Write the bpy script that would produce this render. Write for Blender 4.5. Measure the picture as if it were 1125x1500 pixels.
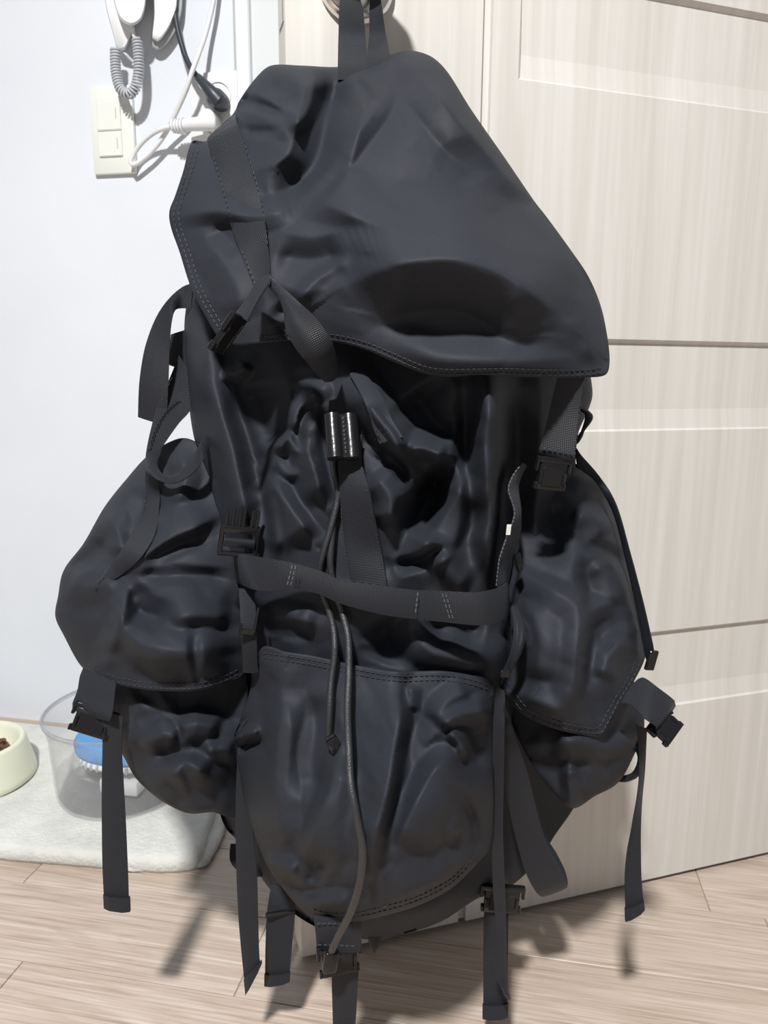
import bpy, bmesh, math, random
import numpy as np
from mathutils import Vector, Matrix
from mathutils.geometry import delaunay_2d_cdt
from mathutils.kdtree import KDTree

for o in list(bpy.data.objects):
    bpy.data.objects.remove(o)
scene = bpy.context.scene
COL = scene.collection

# ------------------------------------------------------------------ camera
FPX, PITCH, ROLL, YAW, ZC = 1069.38, 0.18396, 0.006476, 0.299238, 0.643
DD = 0.7                      # camera to door plane, metres
_c, _s = math.cos(PITCH), math.sin(PITCH)
CF = np.array([0, _c, -_s]); _U = np.array([0, _s, _c]); _R = np.array([1.0, 0, 0])
CR = _R * math.cos(ROLL) + _U * math.sin(ROLL)
CU = -_R * math.sin(ROLL) + _U * math.cos(ROLL)
CAMP = np.array([0, 0, ZC])
cam = bpy.data.cameras.new('camera'); camo = bpy.data.objects.new('camera', cam); COL.objects.link(camo)
m = Matrix(((CR[0], CU[0], -CF[0], 0), (CR[1], CU[1], -CF[1], 0), (CR[2], CU[2], -CF[2], ZC), (0, 0, 0, 1)))
camo.matrix_world = m
cam.sensor_fit = 'VERTICAL'; cam.sensor_height = 36.0
cam.lens = 36.0 * FPX / 1500.0
cam.clip_start = 0.02
cam.dof.use_dof = True; cam.dof.focus_distance = 0.50; cam.dof.aperture_fstop = 26.0
scene.camera = camo

# ------------------------------------------------------------------ light
vs = scene.view_settings
vs.view_transform = 'Standard'; vs.look = 'None'; vs.gamma = 1; vs.use_curve_mapping = False
vs.exposure = 0.0
w = bpy.data.worlds.new('world'); scene.world = w; w.use_nodes = True
w.node_tree.nodes['Background'].inputs[0].default_value = (0.93, 0.96, 1.0, 1)
w.node_tree.nodes['Background'].inputs[1].default_value = 0.25
ld = bpy.data.lights.new('ceiling_lamp', 'AREA'); ld.shape = 'DISK'; ld.size = 0.17
ld.energy = 119; ld.color = (1.0, 0.99, 0.975)
lo = bpy.data.objects.new('ceiling_lamp', ld); COL.objects.link(lo)
lo.location = (-0.30, -0.80, 2.26); lo.rotation_euler = (0, 0, 0)

# ------------------------------------------------------------------ frames
TD = np.array([math.cos(YAW), math.sin(YAW), 0]); ND = np.array([-math.sin(YAW), math.cos(YAW), 0])
WA = math.radians(-10.4)
TW = np.array([math.cos(WA), math.sin(WA), 0]); NW = np.array([-math.sin(WA), math.cos(WA), 0])
WN = 1.1432
Z3 = np.array([0, 0, 1.0])

def rays(u, v):
    u = np.asarray(u, float); v = np.asarray(v, float)
    return CF[None] + CR[None] * ((u - 562.5) / FPX)[..., None] + CU[None] * ((750 - v) / FPX)[..., None]

def tilt(u): return (u - 441.0) * 0.00022       # the bag hangs turned from the door, its right side further out

def P(u, v, e):
    """points at offset e in front of the bag's back plane, which leans off the door (arrays)"""
    u = np.atleast_1d(np.asarray(u, float)); v = np.atleast_1d(np.asarray(v, float)); e = np.broadcast_to(np.asarray(e, float), u.shape)
    r = rays(u, v); k = (DD - e - tilt(u)) / (r @ ND)
    return r * k[:, None] + CAMP

def P1(u, v, e): return P([u], [v], [e])[0]

def W1(u, v, e=0.0):
    r = rays(np.array([u]), np.array([v]))[0]; k = (WN - e) / (r @ NW)
    return r * k + CAMP

def room(s, n, z): return TW * s + NW * n + Z3 * z
def dpt(s, e, z): return TD * s + ND * (DD - e) + Z3 * z

# ------------------------------------------------------------------ mesh helpers
ORG = {}
def link(name, verts, faces, mat, parent=None, origin=None, smooth=True, uvs=None):
    me = bpy.data.meshes.new(name)
    o0 = np.array(origin if origin is not None else (ORG[parent.name] if parent is not None else (0, 0, 0)))
    me.from_pydata([tuple(np.asarray(p) - o0) for p in verts], [], faces)
    me.update()
    if smooth:
        me.polygons.foreach_set('use_smooth', [True] * len(me.polygons))
    ob = bpy.data.objects.new(name, me); COL.objects.link(ob)
    if mat: me.materials.append(mat)
    if parent is not None:
        ob.parent = parent
        ORG[ob.name] = o0
    else:
        ob.location = o0; ORG[ob.name] = o0
    if uvs is not None:
        lay = me.uv_layers.new(name='UVMap')
        idx = np.empty(len(me.loops), int); me.loops.foreach_get('vertex_index', idx)
        lay.data.foreach_set('uv', np.asarray(uvs, float)[idx].ravel())
    return ob

def empty(name, loc, label=None, cat=None, group=None):
    o = bpy.data.objects.new(name, None); COL.objects.link(o); o.location = tuple(loc); ORG[o.name] = np.array(loc, float)
    o.empty_display_size = 0.02
    tag(o, label, cat, group); return o

def tag(o, label=None, cat=None, group=None, kind=None):
    if label: o['label'] = label
    if cat: o['category'] = cat
    if group: o['group'] = group
    if kind: o['kind'] = kind
    return o

def bm_link(name, bm, mat, parent=None, origin=None, smooth=True, sharp=0.6):
    bmesh.ops.recalc_face_normals(bm, faces=bm.faces)
    vs_ = [np.array(v.co) for v in bm.verts]; bm.verts.index_update()
    fs = [[v.index for v in f.verts] for f in bm.faces]; bm.free()
    o = link(name, vs_, fs, mat, parent, origin, smooth)
    if smooth: o.data.set_sharp_from_angle(angle=sharp)
    return o

def add_box(bm, M, x0, x1, y0, y1, z0, z1, bev=0.0, seg=1):
    r = bmesh.ops.create_cube(bm, size=1.0)
    vv = r['verts']
    for v in vv:
        v.co = Vector((x0 + (v.co.x + .5) * (x1 - x0), y0 + (v.co.y + .5) * (y1 - y0), z0 + (v.co.z + .5) * (z1 - z0)))
    if bev > 0:
        es = list({e for v in vv for e in v.link_edges})
        rb = bmesh.ops.bevel(bm, geom=es, offset=bev, segments=seg, affect='EDGES', profile=0.5)
        vv = list({v for f in rb['faces'] for v in f.verts} | {v for v in vv if v.is_valid})
    for v in vv: v.co = M @ v.co
    return vv

def frame(ox, ex, ey, ez):
    return Matrix(((ex[0], ey[0], ez[0], ox[0]), (ex[1], ey[1], ez[1], ox[1]), (ex[2], ey[2], ez[2], ox[2]), (0, 0, 0, 1)))

M_DOOR = frame(np.zeros(3) + ND * DD, TD, Z3, -ND)     # local (s, z, e)
M_ROOM = frame(np.zeros(3), TW, NW, Z3)                # local (s, n, z)
M_WALL = frame(NW * WN, TW, Z3, -NW)                   # local (s, z, out of wall)

def catmull(pts, closed=False, step=5.0):
    p = np.asarray(pts, float); n = len(p); out = []
    segs = n if closed else n - 1
    for i in range(segs):
        if closed: a, b, c, d = p[(i - 1) % n], p[i], p[(i + 1) % n], p[(i + 2) % n]
        else: a, b, c, d = p[max(i - 1, 0)], p[i], p[i + 1], p[min(i + 2, n - 1)]
        L = np.linalg.norm((c - b)[:2]); k = max(1, int(round(L / step)))
        # centripetal-ish damping: limit tangents
        t1 = (c - a) * 0.5; t2 = (d - b) * 0.5
        def lim(t):
            q = np.linalg.norm(t[:2]); return t * (min(1.0, L / q) if q > 1e-9 else 1)
        t1 = lim(t1); t2 = lim(t2)
        for j in range(k):
            t = j / k; h1 = 2*t**3 - 3*t*t + 1; h2 = t**3 - 2*t*t + t; h3 = -2*t**3 + 3*t*t; h4 = t**3 - t*t
            out.append(h1 * b + h2 * t1 + h3 * c + h4 * t2)
    if not closed: out.append(p[-1])
    return np.array(out)

def tube(name, pts, rad, mat, parent=None, origin=None, seg=8, rads=None, cap=True):
    p = np.asarray(pts, float); n = len(p)
    t = np.gradient(p, axis=0); t /= np.linalg.norm(t, axis=1)[:, None] + 1e-12
    up = np.array([0.3, -0.9, 0.2]); vs_ = []; fs = []
    nrm = np.cross(t[0], up); nrm /= np.linalg.norm(nrm)
    for i in range(n):
        nrm = nrm - t[i] * (nrm @ t[i]); nrm /= np.linalg.norm(nrm); b = np.cross(t[i], nrm)
        r = rads[i] if rads is not None else rad
        for k in range(seg):
            a = 2 * math.pi * k / seg; vs_.append(p[i] + (nrm * math.cos(a) + b * math.sin(a)) * r)
    for i in range(n - 1):
        for k in range(seg):
            k2 = (k + 1) % seg; fs.append([i*seg + k, i*seg + k2, (i+1)*seg + k2, (i+1)*seg + k])
    if cap:
        fs.append([k for k in range(seg)][::-1]); fs.append([(n-1)*seg + k for k in range(seg)])
    return link(name, vs_, fs, mat, parent, origin)

def lathe(bm, M, prof, seg=40, sx=1.0, sy=1.0):
    rings = []
    for r, z in prof:
        rings.append([bm.verts.new(M @ Vector((r * sx * math.cos(2*math.pi*k/seg), r * sy * math.sin(2*math.pi*k/seg), z))) for k in range(seg)])
    for a, b in zip(rings[:-1], rings[1:]):
        for k in range(seg):
            bm.faces.new((a[k], a[(k+1) % seg], b[(k+1) % seg], b[k]))
    return rings

# ------------------------------------------------------------------ materials
def newmat(name):
    mt = bpy.data.materials.new(name); mt.use_nodes = True
    nt = mt.node_tree; return mt, nt, nt.nodes['Principled BSDF']

def N(nt, t, **kw):
    n = nt.nodes.new(t)
    for k, v in kw.items():
        if k.startswith('i_'): n.inputs[k[2:].replace('_', ' ')].default_value = v
        else: setattr(n, k, v)
    return n

def plain(name, col, rough=0.5, metal=0.0, spec=0.5, bump=None, coat=0.0, emit=None):
    mt, nt, b = newmat(name)
    b.inputs['Base Color'].default_value = (*col, 1); b.inputs['Roughness'].default_value = rough
    b.inputs['Metallic'].default_value = metal; b.inputs['Specular IOR Level'].default_value = spec
    b.inputs['Coat Weight'].default_value = coat
    tc = N(nt, 'ShaderNodeTexCoord')
    nz = N(nt, 'ShaderNodeTexNoise'); sc, st = bump if bump else (90, 0.02)
    nz.inputs['Scale'].default_value = sc; nz.inputs['Detail'].default_value = 3
    bp = N(nt, 'ShaderNodeBump'); bp.inputs['Strength'].default_value = st; bp.inputs['Distance'].default_value = 0.002
    nt.links.new(tc.outputs['Object'], nz.inputs['Vector']); nt.links.new(nz.outputs['Fac'], bp.inputs['Height'])
    nt.links.new(bp.outputs['Normal'], b.inputs['Normal'])
    return mt

def ramp(nt, stops):
    r = N(nt, 'ShaderNodeValToRGB'); cr = r.color_ramp
    cr.elements[0].position, cr.elements[0].color = stops[0][0], (*stops[0][1], 1)
    cr.elements[1].position, cr.elements[1].color = stops[-1][0], (*stops[-1][1], 1)
    for p, c in stops[1:-1]:
        e = cr.elements.new(p); e.color = (*c, 1)
    return r

def fabric(name, col, rough, weave=900, wst=0.25, wrinkle=0.35, sheen=0.15, spec=0.5):
    mt, nt, b = newmat(name); L = nt.links.new
    tc = N(nt, 'ShaderNodeTexCoord')
    n1 = N(nt, 'ShaderNodeTexNoise', i_Scale=14.0, i_Detail=5.0, i_Roughness=0.55, i_Distortion=0.6)
    n2 = N(nt, 'ShaderNodeTexNoise', i_Scale=weave, i_Detail=2.0)
    for n in (n1, n2): L(tc.outputs['Object'], n.inputs['Vector'])
    vo = N(nt, 'ShaderNodeTexVoronoi', i_Scale=24.0, i_Detail=1.0, i_Roughness=0.35)
    sc_ = N(nt, 'ShaderNodeVectorMath', operation='MULTIPLY_ADD'); L(n1.outputs['Color'], sc_.inputs[0]); sc_.inputs[1].default_value = (0.05, 0.05, 0.05); L(tc.outputs['Object'], sc_.inputs[2]); L(sc_.outputs[0], vo.inputs['Vector'])
    b1 = N(nt, 'ShaderNodeBump', i_Strength=wrinkle, i_Distance=0.006); L(vo.outputs['Distance'], b1.inputs['Height'])
    b2 = N(nt, 'ShaderNodeBump', i_Strength=wst, i_Distance=0.0008); L(n2.outputs['Fac'], b2.inputs['Height']); L(b1.outputs['Normal'], b2.inputs['Normal'])
    L(b2.outputs['Normal'], b.inputs['Normal'])
    mx = N(nt, 'ShaderNodeMix', data_type='RGBA'); mx.inputs[6].default_value = (*[c * 0.8 for c in col], 1); mx.inputs[7].default_value = (*[c * 1.25 for c in col], 1)
    L(n2.outputs['Fac'], mx.inputs[0]); L(mx.outputs[2], b.inputs['Base Color'])
    b.inputs['Roughness'].default_value = rough; b.inputs['Specular IOR Level'].default_value = spec
    b.inputs['Sheen Weight'].default_value = sheen; b.inputs['Sheen Roughness'].default_value = 0.4
    b.inputs['Sheen Tint'].default_value = (0.75, 0.83, 1.0, 1)
    return mt

MAT = {}
MAT['nylon'] = fabric('black_nylon', (0.0205, 0.0230, 0.0295), 0.60, weave=1400, wst=0.3, wrinkle=0.0, sheen=0.0, spec=0.15)
MAT['lining'] = fabric('black_lining', (0.012, 0.0125, 0.014), 0.5, weave=700, wst=0.2, wrinkle=0.03, sheen=0.03, spec=0.35)

def webbing(name, col, rough=0.5):
    mt, nt, b = newmat(name); L = nt.links.new
    uv = N(nt, 'ShaderNodeUVMap')
    mp = N(nt, 'ShaderNodeMapping'); mp.inputs['Scale'].default_value = (1, 1, 1); L(uv.outputs['UV'], mp.inputs['Vector'])
    w1 = N(nt, 'ShaderNodeTexWave', i_Scale=260.0, i_Distortion=0.5); w1.bands_direction = 'Y'
    w2 = N(nt, 'ShaderNodeTexWave', i_Scale=420.0, i_Distortion=0.3); w2.bands_direction = 'DIAGONAL'
    L(mp.outputs['Vector'], w1.inputs['Vector']); L(mp.outputs['Vector'], w2.inputs['Vector'])
    ad = N(nt, 'ShaderNodeMath', operation='ADD'); L(w1.outputs['Fac'], ad.inputs[0]); L(w2.outputs['Fac'], ad.inputs[1])
    bp = N(nt, 'ShaderNodeBump', i_Strength=0.45, i_Distance=0.0008); L(ad.outputs[0], bp.inputs['Height']); L(bp.outputs['Normal'], b.inputs['Normal'])
    mx = N(nt, 'ShaderNodeMix', data_type='RGBA'); mx.inputs[6].default_value = (*[c * 0.7 for c in col], 1); mx.inputs[7].default_value = (*[c * 1.35 for c in col], 1)
    L(w2.outputs['Fac'], mx.inputs[0]); L(mx.outputs[2], b.inputs['Base Color'])
    b.inputs['Roughness'].default_value = rough; b.inputs['Specular IOR Level'].default_value = 0.22; b.inputs['Sheen Weight'].default_value = 0.04
    b.inputs['Sheen Tint'].default_value = (0.75, 0.83, 1, 1)
    return mt
MAT['web'] = webbing('black_webbing', (0.0140, 0.0156, 0.0200), 0.45)
MAT['plastic'] = plain('black_plastic', (0.008, 0.008, 0.009), 0.28, spec=0.3, bump=(300, 0.05))
MAT['leather'] = plain('black_leather', (0.008, 0.008, 0.009), 0.24, spec=0.4, bump=(260, 0.10), coat=0.15)
MAT['cord'] = plain('black_cord', (0.018, 0.019, 0.022), 0.5, bump=(900, 0.3))
MAT['thread'] = plain('grey_thread', (0.026, 0.028, 0.034), 0.6)
MAT['thread_l'] = plain('light_thread', (0.11, 0.115, 0.125), 0.6)
MAT['tagwhite'] = plain('white_tag', (0.6, 0.6, 0.58), 0.6)
MAT['steel'] = plain('satin_steel', (0.72, 0.70, 0.66), 0.22, metal=1.0)
MAT['frame'] = plain('white_frame', (0.70, 0.72, 0.74), 0.45, bump=(40, 0.03))
MAT['frame_face'] = plain('white_frame_face', (0.80, 0.82, 0.84), 0.4, bump=(40, 0.03))
MAT['ivory'] = plain('ivory_plastic', (0.80, 0.82, 0.765), 0.35)
MAT['whitepl'] = plain('white_plastic', (0.80, 0.81, 0.82), 0.3)
MAT['greypl'] = plain('grey_plastic', (0.42, 0.44, 0.46), 0.4)
MAT['coil'] = plain('grey_coil', (0.50, 0.52, 0.55), 0.4)
MAT['blackpl'] = plain('dark_cable', (0.035, 0.042, 0.055), 0.4)
MAT['cream'] = plain('cream_ceramic', (0.72, 0.73, 0.58), 0.3)
MAT['blue'] = plain('blue_sponge', (0.09, 0.28, 0.58), 0.7, bump=(220, 0.4))
MAT['kibble'] = plain('brown_kibble', (0.13, 0.06, 0.03), 0.8, bump=(300, 0.5))

def wallmat():
    mt, nt, b = newmat('white_wallpaper'); L = nt.links.new
    tc = N(nt, 'ShaderNodeTexCoord')
    n1 = N(nt, 'ShaderNodeTexNoise', i_Scale=70.0, i_Detail=4.0); L(tc.outputs['Object'], n1.inputs['Vector'])
    n2 = N(nt, 'ShaderNodeTexNoise', i_Scale=5.0, i_Detail=3.0); L(tc.outputs['Object'], n2.inputs['Vector'])
    r = ramp(nt, [(0.3, (0.70, 0.735, 0.79)), (0.7, (0.745, 0.775, 0.82))]); L(n2.outputs['Fac'], r.inputs['Fac']); L(r.outputs['Color'], b.inputs['Base Color'])
    bp = N(nt, 'ShaderNodeBump', i_Strength=0.12, i_Distance=0.002); L(n1.outputs['Fac'], bp.inputs['Height']); L(bp.outputs['Normal'], b.inputs['Normal'])
    b.inputs['Roughness'].default_value = 0.65
    return mt
MAT['wall'] = wallmat()

def doormat_():
    mt, nt, b = newmat('whitewashed_wood'); L = nt.links.new
    tc = N(nt, 'ShaderNodeTexCoord')
    rot = N(nt, 'ShaderNodeMapping'); rot.vector_type = 'POINT'
    rot.inputs['Rotation'].default_value = (0, 0, -YAW); L(tc.outputs['Object'], rot.inputs['Vector'])
    def st(sx, sz):
        q = N(nt, 'ShaderNodeMapping'); q.inputs['Scale'].default_value = (sx, 0.0, sz); L(rot.outputs['Vector'], q.inputs['Vector']); return q
    fine = N(nt, 'ShaderNodeTexNoise', i_Scale=1.0, i_Detail=6.0, i_Roughness=0.6, i_Distortion=0.3); L(st(75, 1.6).outputs['Vector'], fine.inputs['Vector'])
    wv = N(nt, 'ShaderNodeTexNoise', i_Scale=1.0, i_Detail=4.0, i_Distortion=1.2); L(st(16, 1.0).outputs['Vector'], wv.inputs['Vector'])
    sn = N(nt, 'ShaderNodeMath', operation='MULTIPLY'); sn.inputs[1].default_value = 34.0; L(wv.outputs['Fac'], sn.inputs[0])
    si = N(nt, 'ShaderNodeMath', operation='SINE'); L(sn.outputs[0], si.inputs[0])
    ad = N(nt, 'ShaderNodeMath', operation='MULTIPLY_ADD'); L(si.outputs[0], ad.inputs[0]); ad.inputs[1].default_value = 0.07; L(fine.outputs['Fac'], ad.inputs[2])
    r = ramp(nt, [(0.25, (0.55, 0.525, 0.485)), (0.5, (0.60, 0.58, 0.54)), (0.75, (0.65, 0.632, 0.60))]); L(ad.outputs[0], r.inputs['Fac'])
    L(r.outputs['Color'], b.inputs['Base Color'])
    bp = N(nt, 'ShaderNodeBump', i_Strength=0.08, i_Distance=0.001); L(ad.outputs[0], bp.inputs['Height']); L(bp.outputs['Normal'], b.inputs['Normal'])
    b.inputs['Roughness'].default_value = 0.42
    return mt
MAT['door'] = doormat_()

def floormat_(seed):
    mt, nt, b = newmat('oak_plank_%d' % seed); L = nt.links.new
    tc = N(nt, 'ShaderNodeTexCoord')
    rot = N(nt, 'ShaderNodeMapping'); rot.inputs['Rotation'].default_value = (0, 0, -WA); L(tc.outputs['Object'], rot.inputs['Vector'])
    oi = N(nt, 'ShaderNodeObjectInfo')
    off = N(nt, 'ShaderNodeVectorMath', operation='MULTIPLY_ADD')
    cmb = N(nt, 'ShaderNodeCombineXYZ'); L(oi.outputs['Random'], cmb.inputs[0]); L(oi.outputs['Random'], cmb.inputs[1])
    L(cmb.outputs[0], off.inputs[0]); off.inputs[1].default_value = (37, 11, 0); L(rot.outputs['Vector'], off.inputs[2])
    def st(sx, sy):
        q = N(nt, 'ShaderNodeMapping'); q.inputs['Scale'].default_value = (sx, sy, 0); L(off.outputs[0], q.inputs['Vector']); return q
    fine = N(nt, 'ShaderNodeTexNoise', i_Scale=1.0, i_Detail=7.0, i_Roughness=0.65, i_Distortion=0.5); L(st(7, 320).outputs['Vector'], fine.inputs['Vector'])
    mid = N(nt, 'ShaderNodeTexNoise', i_Scale=1.0, i_Detail=4.0, i_Distortion=1.5); L(st(2.2, 16).outputs['Vector'], mid.inputs['Vector'])
    sn = N(nt, 'ShaderNodeMath', operation='MULTIPLY'); sn.inputs[1].default_value = 26.0; L(mid.outputs['Fac'], sn.inputs[0])
    si = N(nt, 'ShaderNodeMath', operation='SINE'); L(sn.outputs[0], si.inputs[0])
    ad = N(nt, 'ShaderNodeMath', operation='MULTIPLY_ADD'); L(si.outputs[0], ad.inputs[0]); ad.inputs[1].default_value = 0.055; L(fine.outputs['Fac'], ad.inputs[2])
    r = ramp(nt, [(0.28, (0.33, 0.25, 0.195)), (0.44, (0.44, 0.35, 0.285)), (0.58, (0.505, 0.42, 0.352)), (0.74, (0.60, 0.53, 0.465))]); L(ad.outputs[0], r.inputs['Fac'])
    L(r.outputs['Color'], b.inputs['Base Color'])
    bp = N(nt, 'ShaderNodeBump', i_Strength=0.12, i_Distance=0.001); L(ad.outputs[0], bp.inputs['Height']); L(bp.outputs['Normal'], b.inputs['Normal'])
    b.inputs['Roughness'].default_value = 0.38
    return mt
MAT['floor'] = floormat_(0)

def matmat():
    mt, nt, b = newmat('cream_terry'); L = nt.links.new
    tc = N(nt, 'ShaderNodeTexCoord')
    n1 = N(nt, 'ShaderNodeTexNoise', i_Scale=180.0, i_Detail=4.0); L(tc.outputs['Object'], n1.inputs['Vector'])
    n2 = N(nt, 'ShaderNodeTexNoise', i_Scale=25.0, i_Detail=4.0); L(tc.outputs['Object'], n2.inputs['Vector'])
    r = ramp(nt, [(0.3, (0.52, 0.52, 0.485)), (0.7, (0.66, 0.665, 0.63))]); L(n2.outputs['Fac'], r.inputs['Fac']); L(r.outputs['Color'], b.inputs['Base Color'])
    bp = N(nt, 'ShaderNodeBump', i_Strength=0.7, i_Distance=0.003); L(n1.outputs['Fac'], bp.inputs['Height']); L(bp.outputs['Normal'], b.inputs['Normal'])
    b.inputs['Roughness'].default_value = 0.95; b.inputs['Sheen Weight'].default_value = 0.3
    return mt
MAT['mat'] = matmat()

def clear(name, col, tint, edge, rough=0.06, base=0.05):
    """thin clear plastic: light passes straight through, edges turn greyer"""
    mt, nt, b = newmat(name); L = nt.links.new
    b.inputs['Base Color'].default_value = (*tint, 1); b.inputs['Roughness'].default_value = rough
    tr_ = N(nt, 'ShaderNodeBsdfTransparent'); tr_.inputs['Color'].default_value = (*col, 1)
    lw = N(nt, 'ShaderNodeLayerWeight'); lw.inputs['Blend'].default_value = 0.3
    ma = N(nt, 'ShaderNodeMath', operation='MULTIPLY_ADD'); L(lw.outputs['Facing'], ma.inputs[0]); ma.inputs[1].default_value = edge; ma.inputs[2].default_value = base
    mx = N(nt, 'ShaderNodeMixShader'); L(ma.outputs[0], mx.inputs[0]); L(tr_.outputs[0], mx.inputs[1]); L(b.outputs[0], mx.inputs[2])
    L(mx.outputs[0], nt.nodes['Material Output'].inputs['Surface'])
    return mt
MAT['clear'] = clear('clear_plastic', (0.985, 0.985, 0.985), (0.66, 0.67, 0.69), 0.34, 0.1, 0.04)
MAT['clear_rim'] = clear('clear_rim', (0.85, 0.86, 0.88), (0.40, 0.41, 0.44), 0.55, 0.1, 0.18)
MAT['water'] = clear('water', (0.975, 0.98, 0.97), (0.66, 0.68, 0.66), 0.22, 0.02, 0.03)

# ================================================================== THE ROOM
FW = 0.114                                     # plank width
def struct(o, label=None, cat=None):
    o['kind'] = 'structure'; tag(o, label, cat); return o

bm = bmesh.new(); add_box(bm, M_ROOM, -2.2, 2.2, -1.6, 2.6, -0.03, -0.0022)
floor = bm_link('floor', bm, MAT['floor'], origin=(0, 0, 0), smooth=False)
struct(floor, 'light oak plank floor with long pale boards', 'floor')
random.seed(3)
joints = {0.510: -0.52, 0.624: -0.272, 0.738: -0.604, 0.852: 0.254}
rows = [0.510 + FW * i for i in range(-13, 9)]
for r0 in rows:
    key = min(joints, key=lambda k: abs(k - r0))
    j0 = joints[key] if abs(key - r0) < 0.01 else random.uniform(-0.9, 0.0)
    s = j0 - 0.92 * 3
    while s < 2.2:
        a, b_ = max(s, -2.2), min(s + 0.92, 2.2)
        if b_ - a > 0.02 and r0 > 0.1:
            bm = bmesh.new(); add_box(bm, M_ROOM, a + .0005, b_ - .0005, r0 + .0004, r0 + FW - .0004, -0.004, 0.0, 0.0006)
            bm_link('plank', bm, MAT['floor'], parent=floor, smooth=False)
        s += 0.92

# wall with the doorway
JL, JR, DH = -0.366, 0.60, 2.08
bm = bmesh.new()
add_box(bm, M_ROOM, -2.2, JL, WN, WN + 0.17, 0, 2.4)
add_box(bm, M_ROOM, JR, 2.2, WN, WN + 0.17, 0, 2.4)
add_box(bm, M_ROOM, JL, JR, WN, WN + 0.17, DH, 2.4)
wall = bm_link('wall_back', bm, MAT['wall'], origin=(0, 0, 0), smooth=False)
struct(wall, 'white papered wall with doorway beside the switch', 'wall')
bm = bmesh.new(); add_box(bm, M_ROOM, -2.2, 2.2, 2.5, 2.55, 0, 2.4)
struct(bm_link('wall_far', bm, MAT['wall'], origin=(0, 0, 0), smooth=False), 'plain white wall beyond the doorway', 'wall')
bm = bmesh.new()
add_box(bm, M_ROOM, -0.436, -0.414, WN - 0.014, WN + 0.05, 0, DH + .07, 0.002)
add_box(bm, M_ROOM, JR + .048, JR + .07, WN - 0.014, WN + 0.05, 0, DH + .07, 0.002)
add_box(bm, M_ROOM, -0.414, JR + .048, WN - 0.014, WN + 0.05, DH + .048, DH + .07, 0.002)
tr = bm_link('trim_1', bm, MAT['frame_face'], origin=(0, 0, 0), smooth=False)
struct(tr, 'white door frame casing along the doorway', 'door frame')
for nm_, a, b_, z0, z1 in (('jamb', -0.4142, JL + .004, 0, DH), ('jamb', JR - .004, JR + .0482, 0, DH), ('head', JL - .048, JR + .048, DH, DH + .0482)):
    bm = bmesh.new(); add_box(bm, M_ROOM, a, b_, WN - .004, WN + .172, z0, z1, .001); bm_link(nm_, bm, MAT['frame'], parent=tr, smooth=False)
bm = bmesh.new(); add_box(bm, M_ROOM, -0.4425, -0.436, WN - 0.003, WN + 0.01, 0, DH)
bm_link('caulk_strip', bm, MAT['greypl'], parent=tr, smooth=False)

# the open door
S0, SW = 0.123, 0.88
door = empty('door_1', dpt(S0 + SW, -0.02, 0)); struct(door, 'open whitewashed wooden door with recessed bands', 'door')
Z0, Z1 = 0.0078, 2.06
bm = bmesh.new(); add_box(bm, M_DOOR, S0, S0 + SW, Z0, Z1, -0.038, -0.006)
bm_link('core', bm, MAT['door'], parent=door, smooth=False)
bm = bmesh.new(); add_box(bm, M_DOOR, S0, 0.3116, Z0, Z1, -0.0062, 0.0, 0.0012)
bm_link('stile', bm, MAT['door'], parent=door, smooth=False)
FS0, FS1, RS0, RS1 = 0.3205, S0 + SW, 0.349, S0 + SW - 0.09
bands = [(0.245, 0.3445), (0.5845, 0.684), (0.9265, 1.0225), (1.266, 1.364), (1.606, 1.704)]
def dquad(bm, pts): bm.faces.new([bm.verts.new(M_DOOR @ Vector(p)) for p in pts])
bm = bmesh.new(); zs = [Z0] + [z for b_ in bands for z in b_] + [Z1]
for i in range(len(zs) - 1):
    z0, z1 = zs[i], zs[i + 1]
    if i % 2 == 0: cells = [(FS0, FS1)]
    else: cells = [(FS0, RS0), (RS1, FS1)]
    for a, b_ in cells: dquad(bm, [(a, z0, 0), (b_, z0, 0), (b_, z1, 0), (a, z1, 0)])
dquad(bm, [(FS0, Z0, -.0062), (FS1, Z0, -.0062), (FS1, Z0, 0), (FS0, Z0, 0)])
dquad(bm, [(FS0, Z0, -.0062), (FS0, Z0, 0), (FS0, Z1, 0), (FS0, Z1, -.0062)])
bmesh.ops.remove_doubles(bm, verts=bm.verts, dist=1e-5)
bm_link('field_board', bm, MAT['door'], parent=door, smooth=False)
for z0, z1 in bands:
    bm = bmesh.new(); dp = -0.0055; a0, a1 = RS0, RS1; i0, i1 = RS0 + .003, RS1 - .003; y0, y1 = z0 + 0.024, z1 - 0.004
    y0b, lip = z0 + 0.0022, -0.0022
    dquad(bm, [(a0, z0, 0), (a1, z0, 0), (i1, y0b, lip), (i0, y0b, lip)])
    dquad(bm, [(i0, y0b, lip), (i1, y0b, lip), (i1, y0, dp), (i0, y0, dp)])
    dquad(bm, [(i0, y0, dp), (i1, y0, dp), (i1, y1, dp), (i0, y1, dp)])
    dquad(bm, [(i0, y1, dp), (i1, y1, dp), (a1, z1, 0), (a0, z1, 0)])
    dquad(bm, [(a0, z0, 0), (i0, y0b, lip), (i0, y0, dp), (i0, y1, dp), (a0, z1, 0)])
    dquad(bm, [(a1, z0, 0), (a1, z1, 0), (i1, y1, dp), (i1, y0, dp), (i1, y0b, lip)])
    bmesh.ops.remove_doubles(bm, verts=bm.verts, dist=1e-5)
    bm_link('inset_panel', bm, MAT['door'], parent=door, smooth=False)
KS, KZ = 0.186, 0.985
bm = bmesh.new(); add_box(bm, M_DOOR @ Matrix.Translation((S0 - .0008, KZ, -.019)), -.0006, .0008, -.034, .03, -.011, .011, .0003)
add_box(bm, M_DOOR @ Matrix.Translation((S0 - .0008, KZ, -.019)), -.010, .0, -.009, .009, -.006, .006, .001)
bm_link('latch_plate', bm, MAT['steel'], parent=door, smooth=False)
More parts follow.
